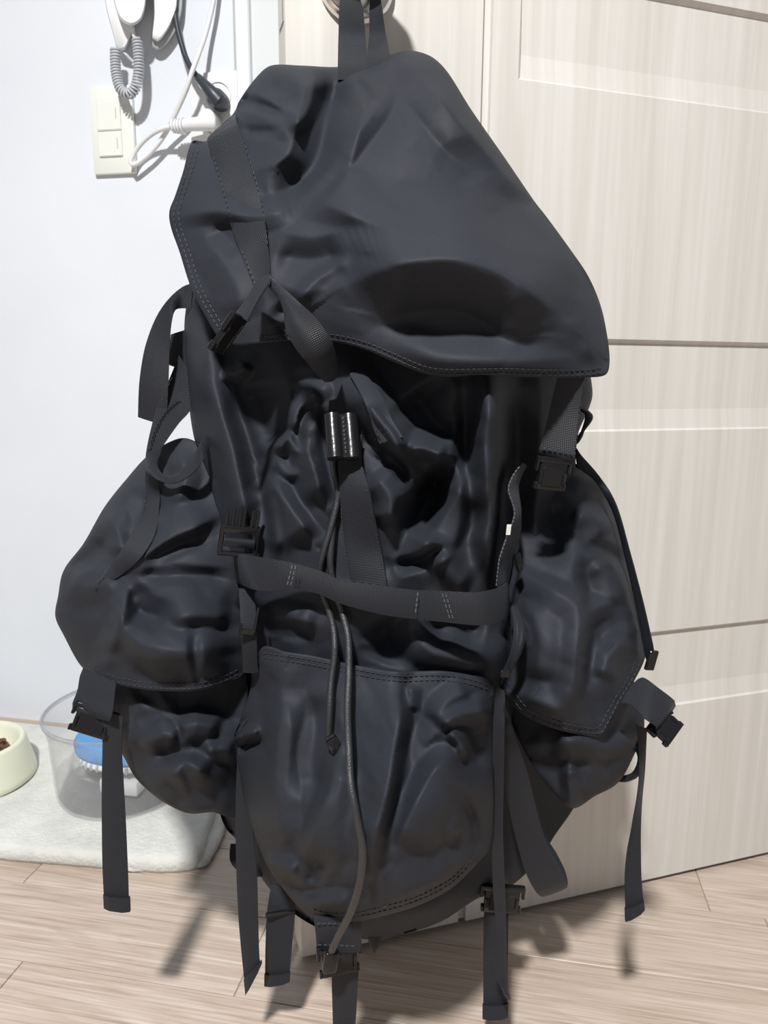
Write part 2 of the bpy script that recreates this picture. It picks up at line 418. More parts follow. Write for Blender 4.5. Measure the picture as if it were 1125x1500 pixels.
bm = bmesh.new(); MK = M_DOOR @ Matrix.Translation((KS, KZ, 0))
lathe(bm, MK, [(0, 0), (0.0345, 0), (0.0348, 0.004), (0.0335, 0.0075), (0.031, 0.0095), (0.0295, 0.0085), (0.024, 0.0095), (0.014, 0.011), (0, 0.011)], 48)
knob = bm_link('door_knob', bm, MAT['steel'], parent=door, sharp=1.0)
bm = bmesh.new()
lathe(bm, MK, [(0, 0.010), (0.011, 0.010), (0.010, 0.032), (0.014, 0.037), (0.024, 0.043), (0.0275, 0.052), (0.026, 0.062), (0.019, 0.068), (0, 0.070)], 40)
bm_link('knob_ball', bm, MAT['steel'], parent=knob, sharp=1.2)

# ================================================================== BACKPACK
BAG0 = P1(560, 1350, 0.09)
bag = empty('backpack', BAG0, 'large black nylon drawstring rucksack hanging by its loop from the door knob', 'backpack')

_rs = np.random.RandomState(11)
_LAT = _rs.rand(64, 64, 8)
def vnoise(x, y, k=0):
    xi = np.floor(x).astype(int); yi = np.floor(y).astype(int); fx = x - xi; fy = y - yi
    fx = fx*fx*fx*(fx*(fx*6 - 15) + 10); fy = fy*fy*fy*(fy*(fy*6 - 15) + 10)
    g = lambda a, b_: _LAT[a % 64, b_ % 64, k % 8]
    return (g(xi, yi)*(1-fx) + g(xi+1, yi)*fx)*(1-fy) + (g(xi, yi+1)*(1-fx) + g(xi+1, yi+1)*fx)*fy

def wrinkles(u, v, amp, sc, k, ang=0.0, stretch=1.0):
    """crumpled cloth: flat facets meeting at creases"""
    ca, sa = math.cos(ang), math.sin(ang)
    x = (u*ca + v*sa) / (sc*stretch); y = (-u*sa + v*ca) / sc
    x, y = (x + (vnoise(x*.8 + 9.1, y*.8 + 3.3, k+1) - .5)*1.5 + 20, y + (vnoise(x*.8 + 1.7, y*.8 + 8.3, k+2) - .5)*1.5 + 20)
    xi = np.floor(x).astype(int); yi = np.floor(y).astype(int); fx = x - xi; fy = y - yi
    g = lambda a, b_: _LAT[a % 64, b_ % 64, (k + 3) % 8]
    h00, h10, h01, h11 = g(xi, yi), g(xi+1, yi), g(xi, yi+1), g(xi+1, yi+1)
    sp = _LAT[xi % 64, yi % 64, (k + 5) % 8] > 0.5
    a1 = np.where(fx + fy < 1, h00 + fx*(h10 - h00) + fy*(h01 - h00), h11 + (1-fx)*(h01 - h11) + (1-fy)*(h10 - h11))
    a2 = np.where(fx > fy, h00 + fx*(h10 - h00) + fy*(h11 - h10), h00 + fy*(h01 - h00) + fx*(h11 - h01))
    return (np.where(sp, a1, a2) - .5) * 2 * amp

def seg_dist(u, v, pl):
    """distance, signed side and arc parameter to a polyline"""
    pl = np.asarray(pl, float); best = np.full(u.shape, 1e9); sg = np.zeros(u.shape); tt = np.zeros(u.shape)
    L = np.r_[0, np.cumsum(np.linalg.norm(np.diff(pl, axis=0), axis=1))]
    for i in range(len(pl) - 1):
        a, b_ = pl[i], pl[i+1]; d = b_ - a; l2 = d @ d + 1e-9
        t = np.clip(((u - a[0])*d[0] + (v - a[1])*d[1]) / l2, 0, 1)
        dx = u - a[0] - t*d[0]; dy = v - a[1] - t*d[1]; q = np.hypot(dx, dy)
        mk = q < best; best = np.where(mk, q, best)
        sg = np.where(mk, np.sign(d[0]*dy - d[1]*dx), sg); tt = np.where(mk, (L[i] + t*math.sqrt(l2)) / L[-1], tt)
    return best, sg, tt

def inside(u, v, poly):
    r = np.zeros(u.shape, bool); n = len(poly); j = n - 1
    for i in range(n):
        xi, yi = poly[i]; xj, yj = poly[j]
        if yi != yj:
            c = ((yi > v) != (yj > v)) & (u < (xj - xi)*(v - yi)/(yj - yi) + xi); r ^= c
        j = i
    return r

class TPS:
    def __init__(self, cp, lam=60.0):
        cp = np.asarray(cp, float); self.x = cp[:, :2] / 100.0; n = len(cp)
        K = self.k(self.x, self.x) + np.eye(n) * lam * 1e-3
        Q = np.c_[np.ones(n), self.x]; A = np.zeros((n+3, n+3)); A[:n, :n] = K; A[:n, n:] = Q; A[n:, :n] = Q.T
        self.w = np.linalg.solve(A, np.r_[cp[:, 2], 0, 0, 0])
    def k(self, a, b_):
        r = np.linalg.norm(a[:, None] - b_[None], axis=2); return r*r*np.log(r + 1e-9)
    def __call__(self, u, v):
        p = np.c_[u, v] / 100.0; return self.k(p, self.x) @ self.w[:-3] + np.c_[np.ones(len(p)), p] @ self.w[-3:]

def drape(x0, faces, pin, ex=(.03, .05), iters=120, hold=.012, seed=1, bend=.35, sag=0.0):
    """settle a sheet that has a little more cloth than the shape it hangs on, so that it buckles into folds"""
    F_ = np.array(faces); n = len(x0)
    E2 = np.vstack([F_[:, [0, 1]], F_[:, [1, 2]], F_[:, [2, 0]]]); opp = np.r_[F_[:, 2], F_[:, 0], F_[:, 1]]
    lo_, hi_ = E2.min(1), E2.max(1); key = lo_.astype(np.int64)*n + hi_; o_ = np.argsort(key, kind='stable'); key, lo_, hi_, opp = key[o_], lo_[o_], hi_[o_], opp[o_]
    first = np.r_[True, key[1:] != key[:-1]]; i, j = lo_[first], hi_[first]
    tw = np.where(~first)[0]; bi, bj = opp[tw - 1], opp[tw]
    def rest(a, b_):
        d = x0[b_] - x0[a]; L = np.linalg.norm(d, axis=1); c = np.abs(d[:, 2])/(L + 1e-9); return L*(1 + ex[0]*(1 - c) + ex[1]*c)
    r1, r2 = rest(i, j), rest(bi, bj)
    val = np.bincount(np.r_[i, j], minlength=n).astype(float); vb = np.bincount(np.r_[bi, bj], minlength=n) + 1e-9
    x = x0.copy()
    def push(a, b_, r, k, v_, only_short=False):
        d = x[b_] - x[a]; L = np.linalg.norm(d, axis=1) + 1e-12; f = (L - r)/L*.5
        if only_short: f = np.minimum(f, 0)
        c = d*f[:, None]; out = np.empty_like(x)
        for q in range(3): out[:, q] = (np.bincount(a, c[:, q], n) - np.bincount(b_, c[:, q], n))/v_
        return out*k
    for it in range(iters):
        x = x + push(i, j, r1, 1.5, val)
        x = x + push(bi, bj, r2, bend, vb, True)
        x = x + (x0 - x)*np.maximum(hold, pin)[:, None]
        x[:, 2] -= sag*(1 - pin)
    return x

SURF = []; TENT = 1.15; AMPL = 1.0; CST = 14.0; FINE = 0.2
class Cloth:
    def __init__(self, pts, cps, strokes=(), rolls=(), noise=(), step=5.0, sm=True):
        self.poly = catmull(pts, True, step) if sm else np.array(pts, float)
        self.tps = TPS(cps); self.strokes = strokes; self.rolls = rolls; self.noise = noise; self.step = step
        SURF.append(self)
    def e(self, u, v):
        u = np.atleast_1d(np.asarray(u, float)); v = np.atleast_1d(np.asarray(v, float))
        e = self.tps(u, v)
        pos = np.zeros(u.shape); neg = np.zeros(u.shape)
        for pl, amp, wd, sh in self.strokes:
            pl = catmull(pl, False, 8) if len(pl) > 2 else np.array(pl, float)
            wu = u + 3.0*(vnoise(u/50.0, v/50.0, 3) - .5) * 2; wv_ = v + 3.0*(vnoise(u/50.0 + 7, v/50.0, 4) - .5) * 2
            d, sg, t = seg_dist(wu, wv_, pl)
            wa, wb = wd if isinstance(wd, tuple) else (wd, wd)
            ww = np.where(sg > 0, wb, wa)
            tp = np.clip(np.minimum(t, 1 - t) * 4, 0, 1); tp = 0.25 + 0.75 * tp*tp*(3 - 2*tp)
            if sh == 0: e = e + amp * AMPL * np.exp(-(d/ww)**2) * tp; continue
            x_ = 1 - (np.sqrt(d*d + (sh*.7)**2) - sh*.7) / (ww*1.9); x_ = 0.5*(x_ + np.sqrt(x_*x_ + .002))
            h = abs(amp) * 1.6 * x_ * tp * 100
            if amp > 0: pos += h**4
            else: neg += h**4
        e = e + (pos**.25 - neg**.25) / 100
        for a, sc, k, ang, stx in self.noise:
            for du, dv in ((1.5, 1.5), (-1.5, -1.5), (1.5, -1.5), (-1.5, 1.5)): e = e + wrinkles(u + du, v + dv, a*.9/4.0, sc, k, ang, stx)
        for pl, R, drop in self.rolls:
            d, _, _ = seg_dist(u, v, catmull(pl, False, 6)); x = np.clip(1 - d/R, 0, 1)
            e = e - drop * (1 - np.sqrt(np.clip(1 - x*x, 0, 1)))
        return e
    def build(self, name, mat, parent, back=None, t=0.004, ex=(.014, .022), hold=.008, bend=.7, iters=160, sag=0.0):
        st = CST; poly = self.poly
        u0, v0 = poly.min(0); u1, v1 = poly.max(0); g = []
        rr = 0; vv = v0
        while vv < v1:
            uu = np.arange(u0 + (st/2 if rr % 2 else 0), u1, st); g.append(np.c_[uu, np.full(len(uu), vv)]); vv += st*.87; rr += 1
        g = np.vstack(g); g = g[inside(g[:, 0], g[:, 1], poly)]
        d, _, _ = seg_dist(g[:, 0], g[:, 1], np.vstack([poly, poly[:1]])); g = g[d > st*.6]
        nb = len(poly); pts = np.vstack([poly, g])
        vo, _, fo, _, _, _ = delaunay_2d_cdt([Vector((float(a), float(b_))) for a, b_ in pts], [], [list(range(nb))], 1, 1e-4)
        pv = np.array([tuple(q) for q in vo]); n = len(pv)
        fs = np.array([list(f) for f in fo])
        ring = np.vstack([poly, poly[:1]])
        def pins(q):
            d, _, _ = seg_dist(q[:, 0], q[:, 1], ring); p_ = np.clip(1 - d/16.0, 0, 1)**1.5; p_[d < 1] = 1; return p_
        x0 = P(pv[:, 0], pv[:, 1], self.e(pv[:, 0], pv[:, 1]))
        D_ = drape(x0, fs, pins(pv), ex, iters, hold, bend=bend, sag=sag) - x0
        for lv in range(2):                       # finer: exact folds plus the settled displacement
            E2 = np.sort(np.vstack([fs[:, [0, 1]], fs[:, [1, 2]], fs[:, [2, 0]]]), axis=1)
            ue, inv = np.unique(E2, axis=0, return_inverse=True); inv = inv.reshape(3, -1) + len(pv)
            a, b_, c = fs.T; m0, m1, m2 = inv
            pv = np.vstack([pv, (pv[ue[:, 0]] + pv[ue[:, 1]])/2]); D_ = np.vstack([D_, (D_[ue[:, 0]] + D_[ue[:, 1]])/2])
            fs = np.vstack([np.c_[a, m0, m2], np.c_[m0, b_, m1], np.c_[m2, m1, c], np.c_[m0, m1, m2]])
            x0 = P(pv[:, 0], pv[:, 1], self.e(pv[:, 0], pv[:, 1])) + D_
            if lv == 0: D_ = D_ + drape(x0, fs, pins(pv), (ex[0]*FINE, ex[1]*FINE), 50, hold*1.5, bend=bend) - x0
        front = x0; n = len(pv); fs = [list(map(int, f)) for f in fs]
        rel = front - CAMP; zc_ = rel @ CF; ef = DD - rel @ ND - tilt(562.5 + FPX*(rel @ CR)/zc_); self.simp = np.c_[562.5 + FPX*(rel @ CR)/zc_, 750 - FPX*(rel @ CU)/zc_, ef]
        self.kd = KDTree(n)
        for q in range(n): self.kd.insert((self.simp[q, 0], self.simp[q, 1], 0), q)
        self.kd.balance()
        if back is None: eb = ef - t
        else:
            d, _, _ = seg_dist(pv[:, 0], pv[:, 1], np.vstack([poly, poly[:1]])); x = np.clip(d/60.0, 0, 1)
            eb = np.minimum(ef - 0.002, (ef - 0.002)*(1 - x) + back*x)
        # the far side keeps the metric position of the front so it has real depth
        bk = front + ND[None]*(ef - eb)[:, None]
        def area(f): 
            a, b_, c = pv[f[0]], pv[f[1]], pv[f[2]]; return (b_[0]-a[0])*(c[1]-a[1]) - (b_[1]-a[1])*(c[0]-a[0])
        faces = []
        cnt = {}
        for f in fs:
            if area(f) > 0: f = f[::-1]
            faces.append(f)
            for i in range(len(f)): cnt[(f[i], f[(i+1) % len(f)])] = 1
        allf = list(faces) + [[i + n for i in f[::-1]] for f in faces]
        for a, b_ in cnt:
            if (b_, a) not in cnt: allf.append([b_, a, a + n, b_ + n])
        o = link(name, np.vstack([front, bk]), allf, mat, parent)
        return o
    def se(self, u, v):
        if not hasattr(self, 'kd'): return self.e(u, v)
        r = []
        for a, b_ in zip(u, v):
            q = self.kd.find_n((a, b_, 0), 4); w_ = np.array([1/(k[2] + .5) for k in q]); r.append((w_ @ self.simp[[k[1] for k in q], 2])/w_.sum())
        return np.array(r)

def surf(u, v, default=0.1):
    u = np.atleast_1d(np.asarray(u, float)); v = np.atleast_1d(np.asarray(v, float)); r = np.full(u.shape, -9.0)
    for c in SURF:
        k = inside(u, v, c.poly)
        if k.any():
            q = c.se(u[k], v[k]); r[k] = np.maximum(r[k], q)
    return np.where(r < -1, default, r)

def hang(o, parent=None): return o

def ribbon(name, rows, parent, off=None, t=0.0016, mat=None, step=6.0, across=4, sag=0.0, bow=0.0):
    """rows: (uL,vL,uR,vR,e) or (uL,vL,uR,vR,eL,eR); e None -> lie on the cloth"""
    rr = []
    for q in rows:
        q = list(q)
        if len(q) == 5: q = q + [q[4]]
        if q[4] is None:
            uu = np.linspace(q[0], q[2], 5); v_ = np.linspace(q[1], q[3], 5); s_ = surf(uu, v_); m_ = s_.max()
            q[4] = max(s_[0], m_ - .012) + (off or .002); q[5] = max(s_[-1], m_ - .012) + (off or .002)
        rr.append(q)
    c = np.array(rr, float); mid = np.c_[(c[:, 0] + c[:, 2])/2, (c[:, 1] + c[:, 3])/2, c]
    d = catmull(mid, False, step)[:, 2:]
    L = P(d[:, 0], d[:, 1], d[:, 4]); R = P(d[:, 2], d[:, 3], d[:, 5]); n = len(L)
    ctr = (L + R)/2; tg = np.gradient(ctr, axis=0); ac = R - L
    nm = np.cross(ac, tg); nm /= np.linalg.norm(nm, axis=1)[:, None] + 1e-12
    if np.mean(nm @ ND) > 0: nm = -nm
    ln = np.r_[0, np.cumsum(np.linalg.norm(np.diff(ctr, axis=0), axis=1))]
    vs_, uv = [], []
    for sd in (0, 1):
        for i in range(n):
            for k in range(across + 1):
                x = k/across; th = t*(0.5 if (k in (0, across)) else 1.0)
                p = L[i]*(1 - x) + R[i]*x + nm[i]*(bow*(1 - (2*x - 1)**2) + (th if sd == 0 else -th*0)) - nm[i]*(t*.5)
                vs_.append(p); uv.append((x*0.025, ln[i]))
    A = across + 1; fs = []
    for i in range(n - 1):
        for k in range(across):
            a = i*A + k; fs.append([a, a + 1, a + A + 1, a + A]); b_ = a + n*A; fs.append([b_, b_ + A, b_ + A + 1, b_ + 1])
    for i in range(n - 1):
        a = i*A; b_ = a + n*A; fs.append([a, a + A, b_ + A, b_]); a += across; b_ += across; fs.append([a, b_, b_ + A, a + A])
    for k in range(across):
        a = k; b_ = k + n*A; fs.append([a, b_, b_ + 1, a + 1]); a += (n-1)*A; b_ += (n-1)*A; fs.append([a, a + 1, b_ + 1, b_])
    o = link(name, vs_, fs, mat or MAT['web'], parent, uvs=uv)
    o.data.set_sharp_from_angle(angle=0.9)
    return o

def stitch(parent, paths, mat=None, dash=5.0, gap=3.0, wpx=1.3, e=None, off=0.0007, name='stitching'):
    vs_, fs = [], []
    for pl in paths:
        q = catmull(pl, False, 1.5); L = np.r_[0, np.cumsum(np.linalg.norm(np.diff(q, axis=0), axis=1))]
        ee = surf(q[:, 0], q[:, 1]) if e is None else np.full(len(q), e)
        x = 0
        while x + dash < L[-1]:
            u = np.interp([x, x + dash], L, q[:, 0]); v = np.interp([x, x + dash], L, q[:, 1]); z = np.interp([x, x + dash], L, ee) + off
            a, b_ = P(u, v, z); dr = b_ - a; sd = np.cross(dr, ND); sd /= np.linalg.norm(sd) + 1e-9; w_ = sd * wpx * 0.00024
            up = -ND*0.0005; i = len(vs_)
            vs_ += [a - w_ - up, a + w_ - up, b_ + w_ - up, b_ - w_ - up, a - w_*.5 + up, a + w_*.5 + up, b_ + w_*.5 + up, b_ - w_*.5 + up]
            fs += [[i+4, i+5, i+6, i+7], [i, i+1, i+5, i+4], [i+1, i+2, i+6, i+5], [i+2, i+3, i+7, i+6], [i+3, i, i+4, i+7]]
            x += dash + gap
    o = link(name, vs_, fs, mat or MAT['thread'], parent, smooth=False)
    o['kind'] = 'stuff'
    return o

def pxframe(u, v, e, ang, tilt=0.0, pitch=0.0):
    """frame at a bag point; local x = right, y = along 'ang' (deg, 90 = straight down in the picture), z out of the door; units px"""
    c = P1(u, v, e); sc = np.linalg.norm(P1(u + 1, v, e) - c)
    a = math.radians(ang); ey = P1(u + 10*math.cos(a), v + 10*math.sin(a), e) - c; ey /= np.linalg.norm(ey)
    ez = -ND; ex = np.cross(ey, ez); ex /= np.linalg.norm(ex); ez = np.cross(ex, ey)
    F_ = frame(c, ex*sc, ey*sc, ez*sc)
    return F_ @ Matrix.Rotation(tilt, 4, 'Y') @ Matrix.Rotation(pitch, 4, 'X')

# ---- body -----------------------------------------------------------
body = Cloth([(276, 425), (270, 480), (274, 560), (284, 640), (305, 700), (330, 800), (342, 900), (345, 1000), (332, 1120), (322, 1185), (330, 1212), (346, 1230), (372, 1270), (400, 1308), (440, 1345), (490, 1368), (545, 1376), (600, 1366), (650, 1348), (700, 1316), (745, 1300), (790, 1260), (812, 1225), (845, 1175), (880, 1080), (890, 960), (870, 820), (845, 720), (846, 640), (862, 600), (868, 578), (864, 545), (850, 480), (790, 320), (700, 190), (620, 110), (540, 105), (440, 110), (370, 150), (300, 260), (285, 360)],
    [(276, 430, .05), (272, 560, .07), (300, 700, .09), (340, 900, .10), (335, 1120, .07), (325, 1190, .06), (400, 1308, .09), (490, 1366, .11), (600, 1364, .11), (700, 1314, .09), (845, 1175, .04), (885, 1000, .04), (870, 820, .05), (850, 700, .06), (866, 570, .06), (700, 190, .04), (540, 105, .03), (370, 150, .04),
     (540, 300, .06), (420, 450, .11), (620, 450, .13), (760, 450, .10), (400, 560, .142), (500, 560, .160), (600, 560, .165), (720, 560, .158), (800, 560, .118), (800, 660, .095), (400, 700, .152), (500, 700, .172), (600, 700, .176), (700, 700, .160), (400, 820, .160), (540, 820, .176), (680, 820, .168), (420, 930, .166), (540, 940, .180), (660, 940, .175), (735, 940, .145), (540, 1100, .15), (450, 1200, .13), (640, 1200, .14), (550, 1320, .135), (780, 900, .08), (780, 1100, .08)],
    strokes=[
     ([(294, 440), (306, 540), (330, 640), (352, 740), (362, 815)], .030, 21, 0),
     ([(330, 545), (362, 640), (388, 740), (396, 800)], -.016, 13, 5),
     ([(398, 720), (406, 790), (410, 820)], .010, 8, 0),
     ([(714, 530), (717, 700), (716, 872)], .040, 19, 0),
     ([(676, 560), (686, 700), (690, 800)], -.014, 14, 5),
     ([(758, 560), (754, 700), (748, 870)], -.022, 16, 5),
     ([(325, 540), (345, 545), (362, 528)], .012, 9, 3),
     ([(365, 560), (385, 620), (402, 662)], -.016, 26, 5),
     ([(430, 640), (436, 600), (452, 580), (475, 570)], .015, 8, 3),
     ([(402, 668), (412, 648), (424, 642), (434, 655), (444, 672)], .013, 8, 3),
     ([(402, 668), (420, 692), (445, 690)], .008, 8, 3),
     ([(452, 592), (454, 670), (475, 745)], .018, (11, 18), 2),
     ([(385, 690), (420, 735), (462, 796)], .018, (10, 34), 2),
     ([(445, 560), (440, 620), (446, 665)], -.012, 10, 5),
     ([(515, 548), (550, 600), (578, 645), (592, 690)], .020, 18, 3),
     ([(545, 650), (575, 672), (598, 712)], -.010, 8, 2),
     ([(592, 664), (620, 658), (655, 668)], .016, (16, 9), 3),
     ([(618, 690), (640, 725), (612, 790)], -.030, (26, 26), 5),
     ([(604, 826), (640, 775), (665, 735), (690, 690)], .022, (17, 22), 3),
     ([(545, 690), (572, 730), (575, 775)], .016, 22, 3),
     ([(575, 830), (615, 820), (655, 795)], -.013, 9, 3),
     ([(648, 800), (660, 840), (690, 862)], .016, 22, 0),
     ([(600, 570), (640, 620), (672, 640)], -.014, 30, 5),
     ([(385, 915), (420, 905), (468, 915)], .009, 14, 3),
     ([(380, 905), (440, 925), (450, 945)], -.006, 10, 3),
     ([(620, 930), (660, 915), (715, 925)], -.012, 16, 5),
     ([(600, 920), (640, 960), (720, 970)], .010, 16, 3),
     ([(555, 905), (570, 940), (560, 975)], -.010, 20, 5),
     ([(540, 1340), (620, 1335), (700, 1290)], .012, 26, 0),
    ],
    rolls=[([(276, 425), (270, 480), (274, 560), (284, 640), (305, 700)], 18, .012), ([(846, 640), (862, 600), (868, 578), (864, 545)], 18, .015),
           ([(322, 1185), (346, 1230), (400, 1308), (490, 1368), (545, 1376), (650, 1348), (745, 1300)], 30, .02)],
    noise=[(.0040, 80, 0, .9, 1.6)], step=4.2)
o_body = body.build('body', MAT['nylon'], bag, back=0.004, ex=(.004, .006))

# ---- lid --------------------------------------------------------------
lid = Cloth([(281, 208), (268, 252), (256, 288), (248, 310), (251, 333), (263, 367), (277, 412), (291, 443), (306, 470), (320, 492), (345, 505), (380, 503), (420, 499), (470, 499), (505, 503), (540, 513), (572, 527), (600, 539), (628, 549), (660, 552), (700, 549), (740, 551), (800, 553), (860, 553), (887, 549), (893, 530), (890, 495), (880, 448), (862, 405), (836, 366), (801, 318), (783, 295), (740, 232), (690, 160), (656, 106), (632, 83), (601, 74), (572, 80), (540, 91), (494, 98), (443, 96), (397, 96), (373, 116), (351, 147), (342, 166), (325, 182), (303, 206)],
    [(397, 97, .07), (490, 97, .06), (545, 93, .06), (600, 76, .07), (345, 165, .085), (281, 210, .105), (250, 320, .125), (275, 410, .145), (318, 488, .165),
     (400, 150, .115), (400, 250, .145), (520, 200, .135), (620, 170, .13), (600, 290, .165), (690, 300, .155), (780, 300, .10), (740, 235, .09),
     (340, 300, .145), (350, 420, .175), (450, 440, .185), (520, 480, .192), (600, 450, .200), (700, 470, .196), (800, 450, .17), (885, 470, .125),
     (400, 500, .178), (500, 503, .188), (630, 548, .198), (750, 550, .190), (885, 550, .14)],
    strokes=[
     ([(494, 100), (478, 175), (460, 240), (425, 275), (390, 285)], -.026, (24, 20), 6),
     ([(566, 110), (549, 158), (475, 252), (442, 288), (412, 305)], .010, (12, 30), 2),
     ([(517, 115), (547, 158)], -.005, 7, 2),
     ([(461, 104), (458, 140), (447, 167), (417, 189)], .010, (9, 13), 2),
     ([(350, 149), (385, 157), (418, 171)], -.008, 7, 2),
     ([(380, 122), (412, 138), (414, 165)], -.008, 14, 6),
     ([(355, 196), (407, 190)], -.003, 5, 2),
     ([(262, 318), (318, 309), (390, 314), (450, 292)], .008, (14, 11), 3),
     ([(455, 291), (530, 322), (600, 341), (690, 346), (718, 326)], .012, (36, 17), 4),
     ([(722, 322), (712, 290), (695, 250)], .008, (24, 26), 6),
     ([(400, 372), (450, 380), (508, 374)], -.008, (16, 22), 6),
     ([(519, 372), (490, 393), (455, 416), (430, 452)], .009, (14, 10), 3),
     ([(505, 420), (560, 390), (640, 378), (700, 386), (760, 415), (830, 475)], .025, (60, 38), 6),
     ([(560, 462), (650, 480), (760, 488)], -.005, (40, 18), 6),
     ([(560, 508), (650, 528), (760, 530), (870, 520)], .005, (18, 14), 6),
     ([(612, 108), (660, 168), (740, 262), (788, 300)], .012, (14, 20), 3),
     ([(612, 190), (628, 240), (640, 280)], -.0015, 18, 6),
     ([(318, 325), (330, 345), (352, 372)], -.005, 12, 2),
     ([(300, 345), (345, 420), (352, 470)], .006, 18, 6),
     ([(405, 440), (430, 470), (420, 500)], -.008, 14, 6),
     ([(840, 410), (855, 470), (870, 540)], .006, 14, 6)],
    rolls=[([(281, 208), (303, 206), (342, 166), (373, 116), (397, 96), (443, 96), (494, 98), (540, 91), (601, 74), (632, 83), (656, 106), (690, 160), (740, 232), (783, 295)], 26, .025),
           ([(783, 295), (836, 366), (880, 448), (893, 530)], 22, .012)],
    noise=[(.0035, 95, 1, .4, 1.6)], step=4.0)
o_lid = lid.build('lid', MAT['nylon'], bag, t=0.005, ex=(.005, .008))
HEM_LID = [(281, 212), (268, 254), (250, 312), (253, 335), (265, 368), (279, 412), (293, 443), (320, 488)]
HEM_LID2 = [(380, 500), (470, 496), (505, 500), (540, 510), (572, 523), (600, 535), (628, 545), (660, 548), (740, 547), (800, 549), (860, 549), (884, 545)]
off_pl = lambda pl, du, dv: [(a + du, b_ + dv) for a, b_ in pl]
stitch(o_lid, [off_pl(HEM_LID, 5, 0), off_pl(HEM_LID, 12, -1), HEM_LID2, off_pl(HEM_LID2, 0, -7)])

# ---- left side pocket --------------------------------------------------
lp = Cloth([(128, 975), (140, 1030), (160, 1075), (182, 1110), (199, 1140), (228, 1167), (256, 1184), (280, 1192), (312, 1190), (345, 1196), (360, 1150), (362, 1000), (340, 930), (200, 930)],
    [(128, 985, .085), (182, 1110, .112), (228, 1167, .138), (280, 1190, .142), (330, 1190, .13), (360, 1150, .11), (360, 1000, .12), (250, 1060, .150), (300, 1060, .148), (205, 1060, .130), (240, 960, .14), (250, 1130, .165), (300, 1130, .16)],
    strokes=[([(265, 1005), (262, 1080), (275, 1150)], -.006, 12, 2), ([(185, 1100), (200, 1050), (215, 1020)], .010, 14, 3), ([(205, 1095), (240, 1075), (265, 1085)], .010, 12, 3),
             ([(220, 1110), (260, 1100), (310, 1110)], -.010, 12, 3), ([(255, 1070), (290, 1060), (325, 1070)], .010, 13, 3), ([(245, 1150), (270, 1120), (310, 1135)], .010, 13, 3), ([(240, 1140), (255, 1165), (270, 1185)], -.006, 9, 2),
             ([(300, 1105), (325, 1098), (345, 1100)], .008, 10, 3)],
    rolls=[([(140, 1030), (182, 1110), (228, 1167), (280, 1192), (312, 1190)], 13, .010)], noise=[(.0085, 52, 2, .5, 1.2), (.0010, 24, 6, 0, 1)], step=4.2)
o_lp = lp.build('side_pocket', MAT['nylon'], bag, back=0.04)
lpf = Cloth([(213, 671), (187, 700), (153, 743), (122, 797), (93, 836), (85, 873), (81, 903), (94, 932), (119, 976), (150, 997), (190, 1007), (228, 1012), (287, 1012), (329, 1002), (358, 988), (366, 940), (352, 860), (340, 790), (326, 735), (312, 690), (296, 655), (270, 642), (240, 652)],
    [(213, 672, .06), (153, 743, .07), (93, 836, .075), (81, 903, .08), (119, 976, .10), (150, 997, .14), (228, 1012, .170), (290, 1012, .170), (355, 988, .13), (360, 900, .12), (335, 780, .11), (300, 670, .08), (265, 645, .07), (240, 720, .10), (200, 800, .13), (260, 820, .148), (230, 900, .170), (300, 900, .162), (150, 880, .13), (220, 970, .186), (280, 985, .180)],
    strokes=[([(205, 828), (260, 800), (322, 769)], -.007, (7, 9), 2), ([(180, 845), (215, 812), (262, 785), (320, 755)], .009, (26, 12), 3), ([(200, 846), (270, 843), (345, 848)], -.006, 8, 2),
             ([(93, 836), (120, 822), (155, 790)], -.009, 9, 2), ([(100, 850), (130, 860), (175, 850)], .008, 16, 3), ([(188, 856), (180, 900), (160, 960)], .014, (12, 14), 3),
             ([(188, 860), (205, 890), (245, 905)], -.011, 14, 2), ([(240, 905), (285, 900), (340, 905)], .010, (20, 14), 3), ([(160, 905), (210, 945), (285, 955), (350, 945)], .012, (22, 18), 6),
             ([(285, 925), (287, 970), (288, 1010)], -.004, 6, 2), ([(180, 985), (230, 996), (290, 992)], -.007, 12, 6), ([(155, 745), (175, 790), (170, 820)], .009, 14, 3), ([(225, 715), (215, 770), (185, 810)], -.008, 16, 6),
             ([(262, 660), (270, 700), (255, 740)], .008, 12, 3)],
    rolls=[([(213, 671), (187, 700), (153, 743), (122, 797), (93, 836), (85, 873), (81, 903), (94, 932), (119, 976)], 22, .02)],
    noise=[(.0070, 66, 4, .7, 1.5), (.0006, 28, 2, .2, 1.2)], step=4.2)
o_lpf = lpf.build('pocket_flap', MAT['nylon'], o_lp, t=.004)
hl = [(122, 974), (152, 993), (190, 1003), (228, 1008), (287, 1008), (327, 998), (352, 986)]
stitch(o_lp, [hl, off_pl(hl, 0, -7)])

# ---- right side pocket ---------------------------------------------------
rp = Cloth([(736, 1000), (752, 1060), (775, 1112), (806, 1156), (838, 1184), (872, 1166), (905, 1147), (928, 1108), (944, 1062), (930, 1000), (860, 960), (780, 960)],
    [(736, 1000, .11), (775, 1112, .115), (838, 1184, .128), (905, 1147, .10), (940, 1062, .085), (930, 1000, .09), (830, 1090, .145), (880, 1080, .125), (800, 1040, .135), (850, 980, .13), (838, 1140, .145)],
    strokes=[([(836, 1120), (838, 1150), (838, 1184)], .008, 8, 3), ([(790, 1080), (820, 1130), (836, 1180)], -.006, 14, 6), ([(870, 1100), (905, 1095), (932, 1080)], .008, 12, 3), ([(850, 1100), (845, 1140), (825, 1150)], -.006, 10, 2), ([(800, 1090), (850, 1085), (900, 1110)], .008, 14, 3)],
    rolls=[([(775, 1112), (806, 1156), (838, 1184), (905, 1147), (944, 1062)], 13, .010)], noise=[(.0075, 56, 3, 1.0, 1.3)], step=4.2)
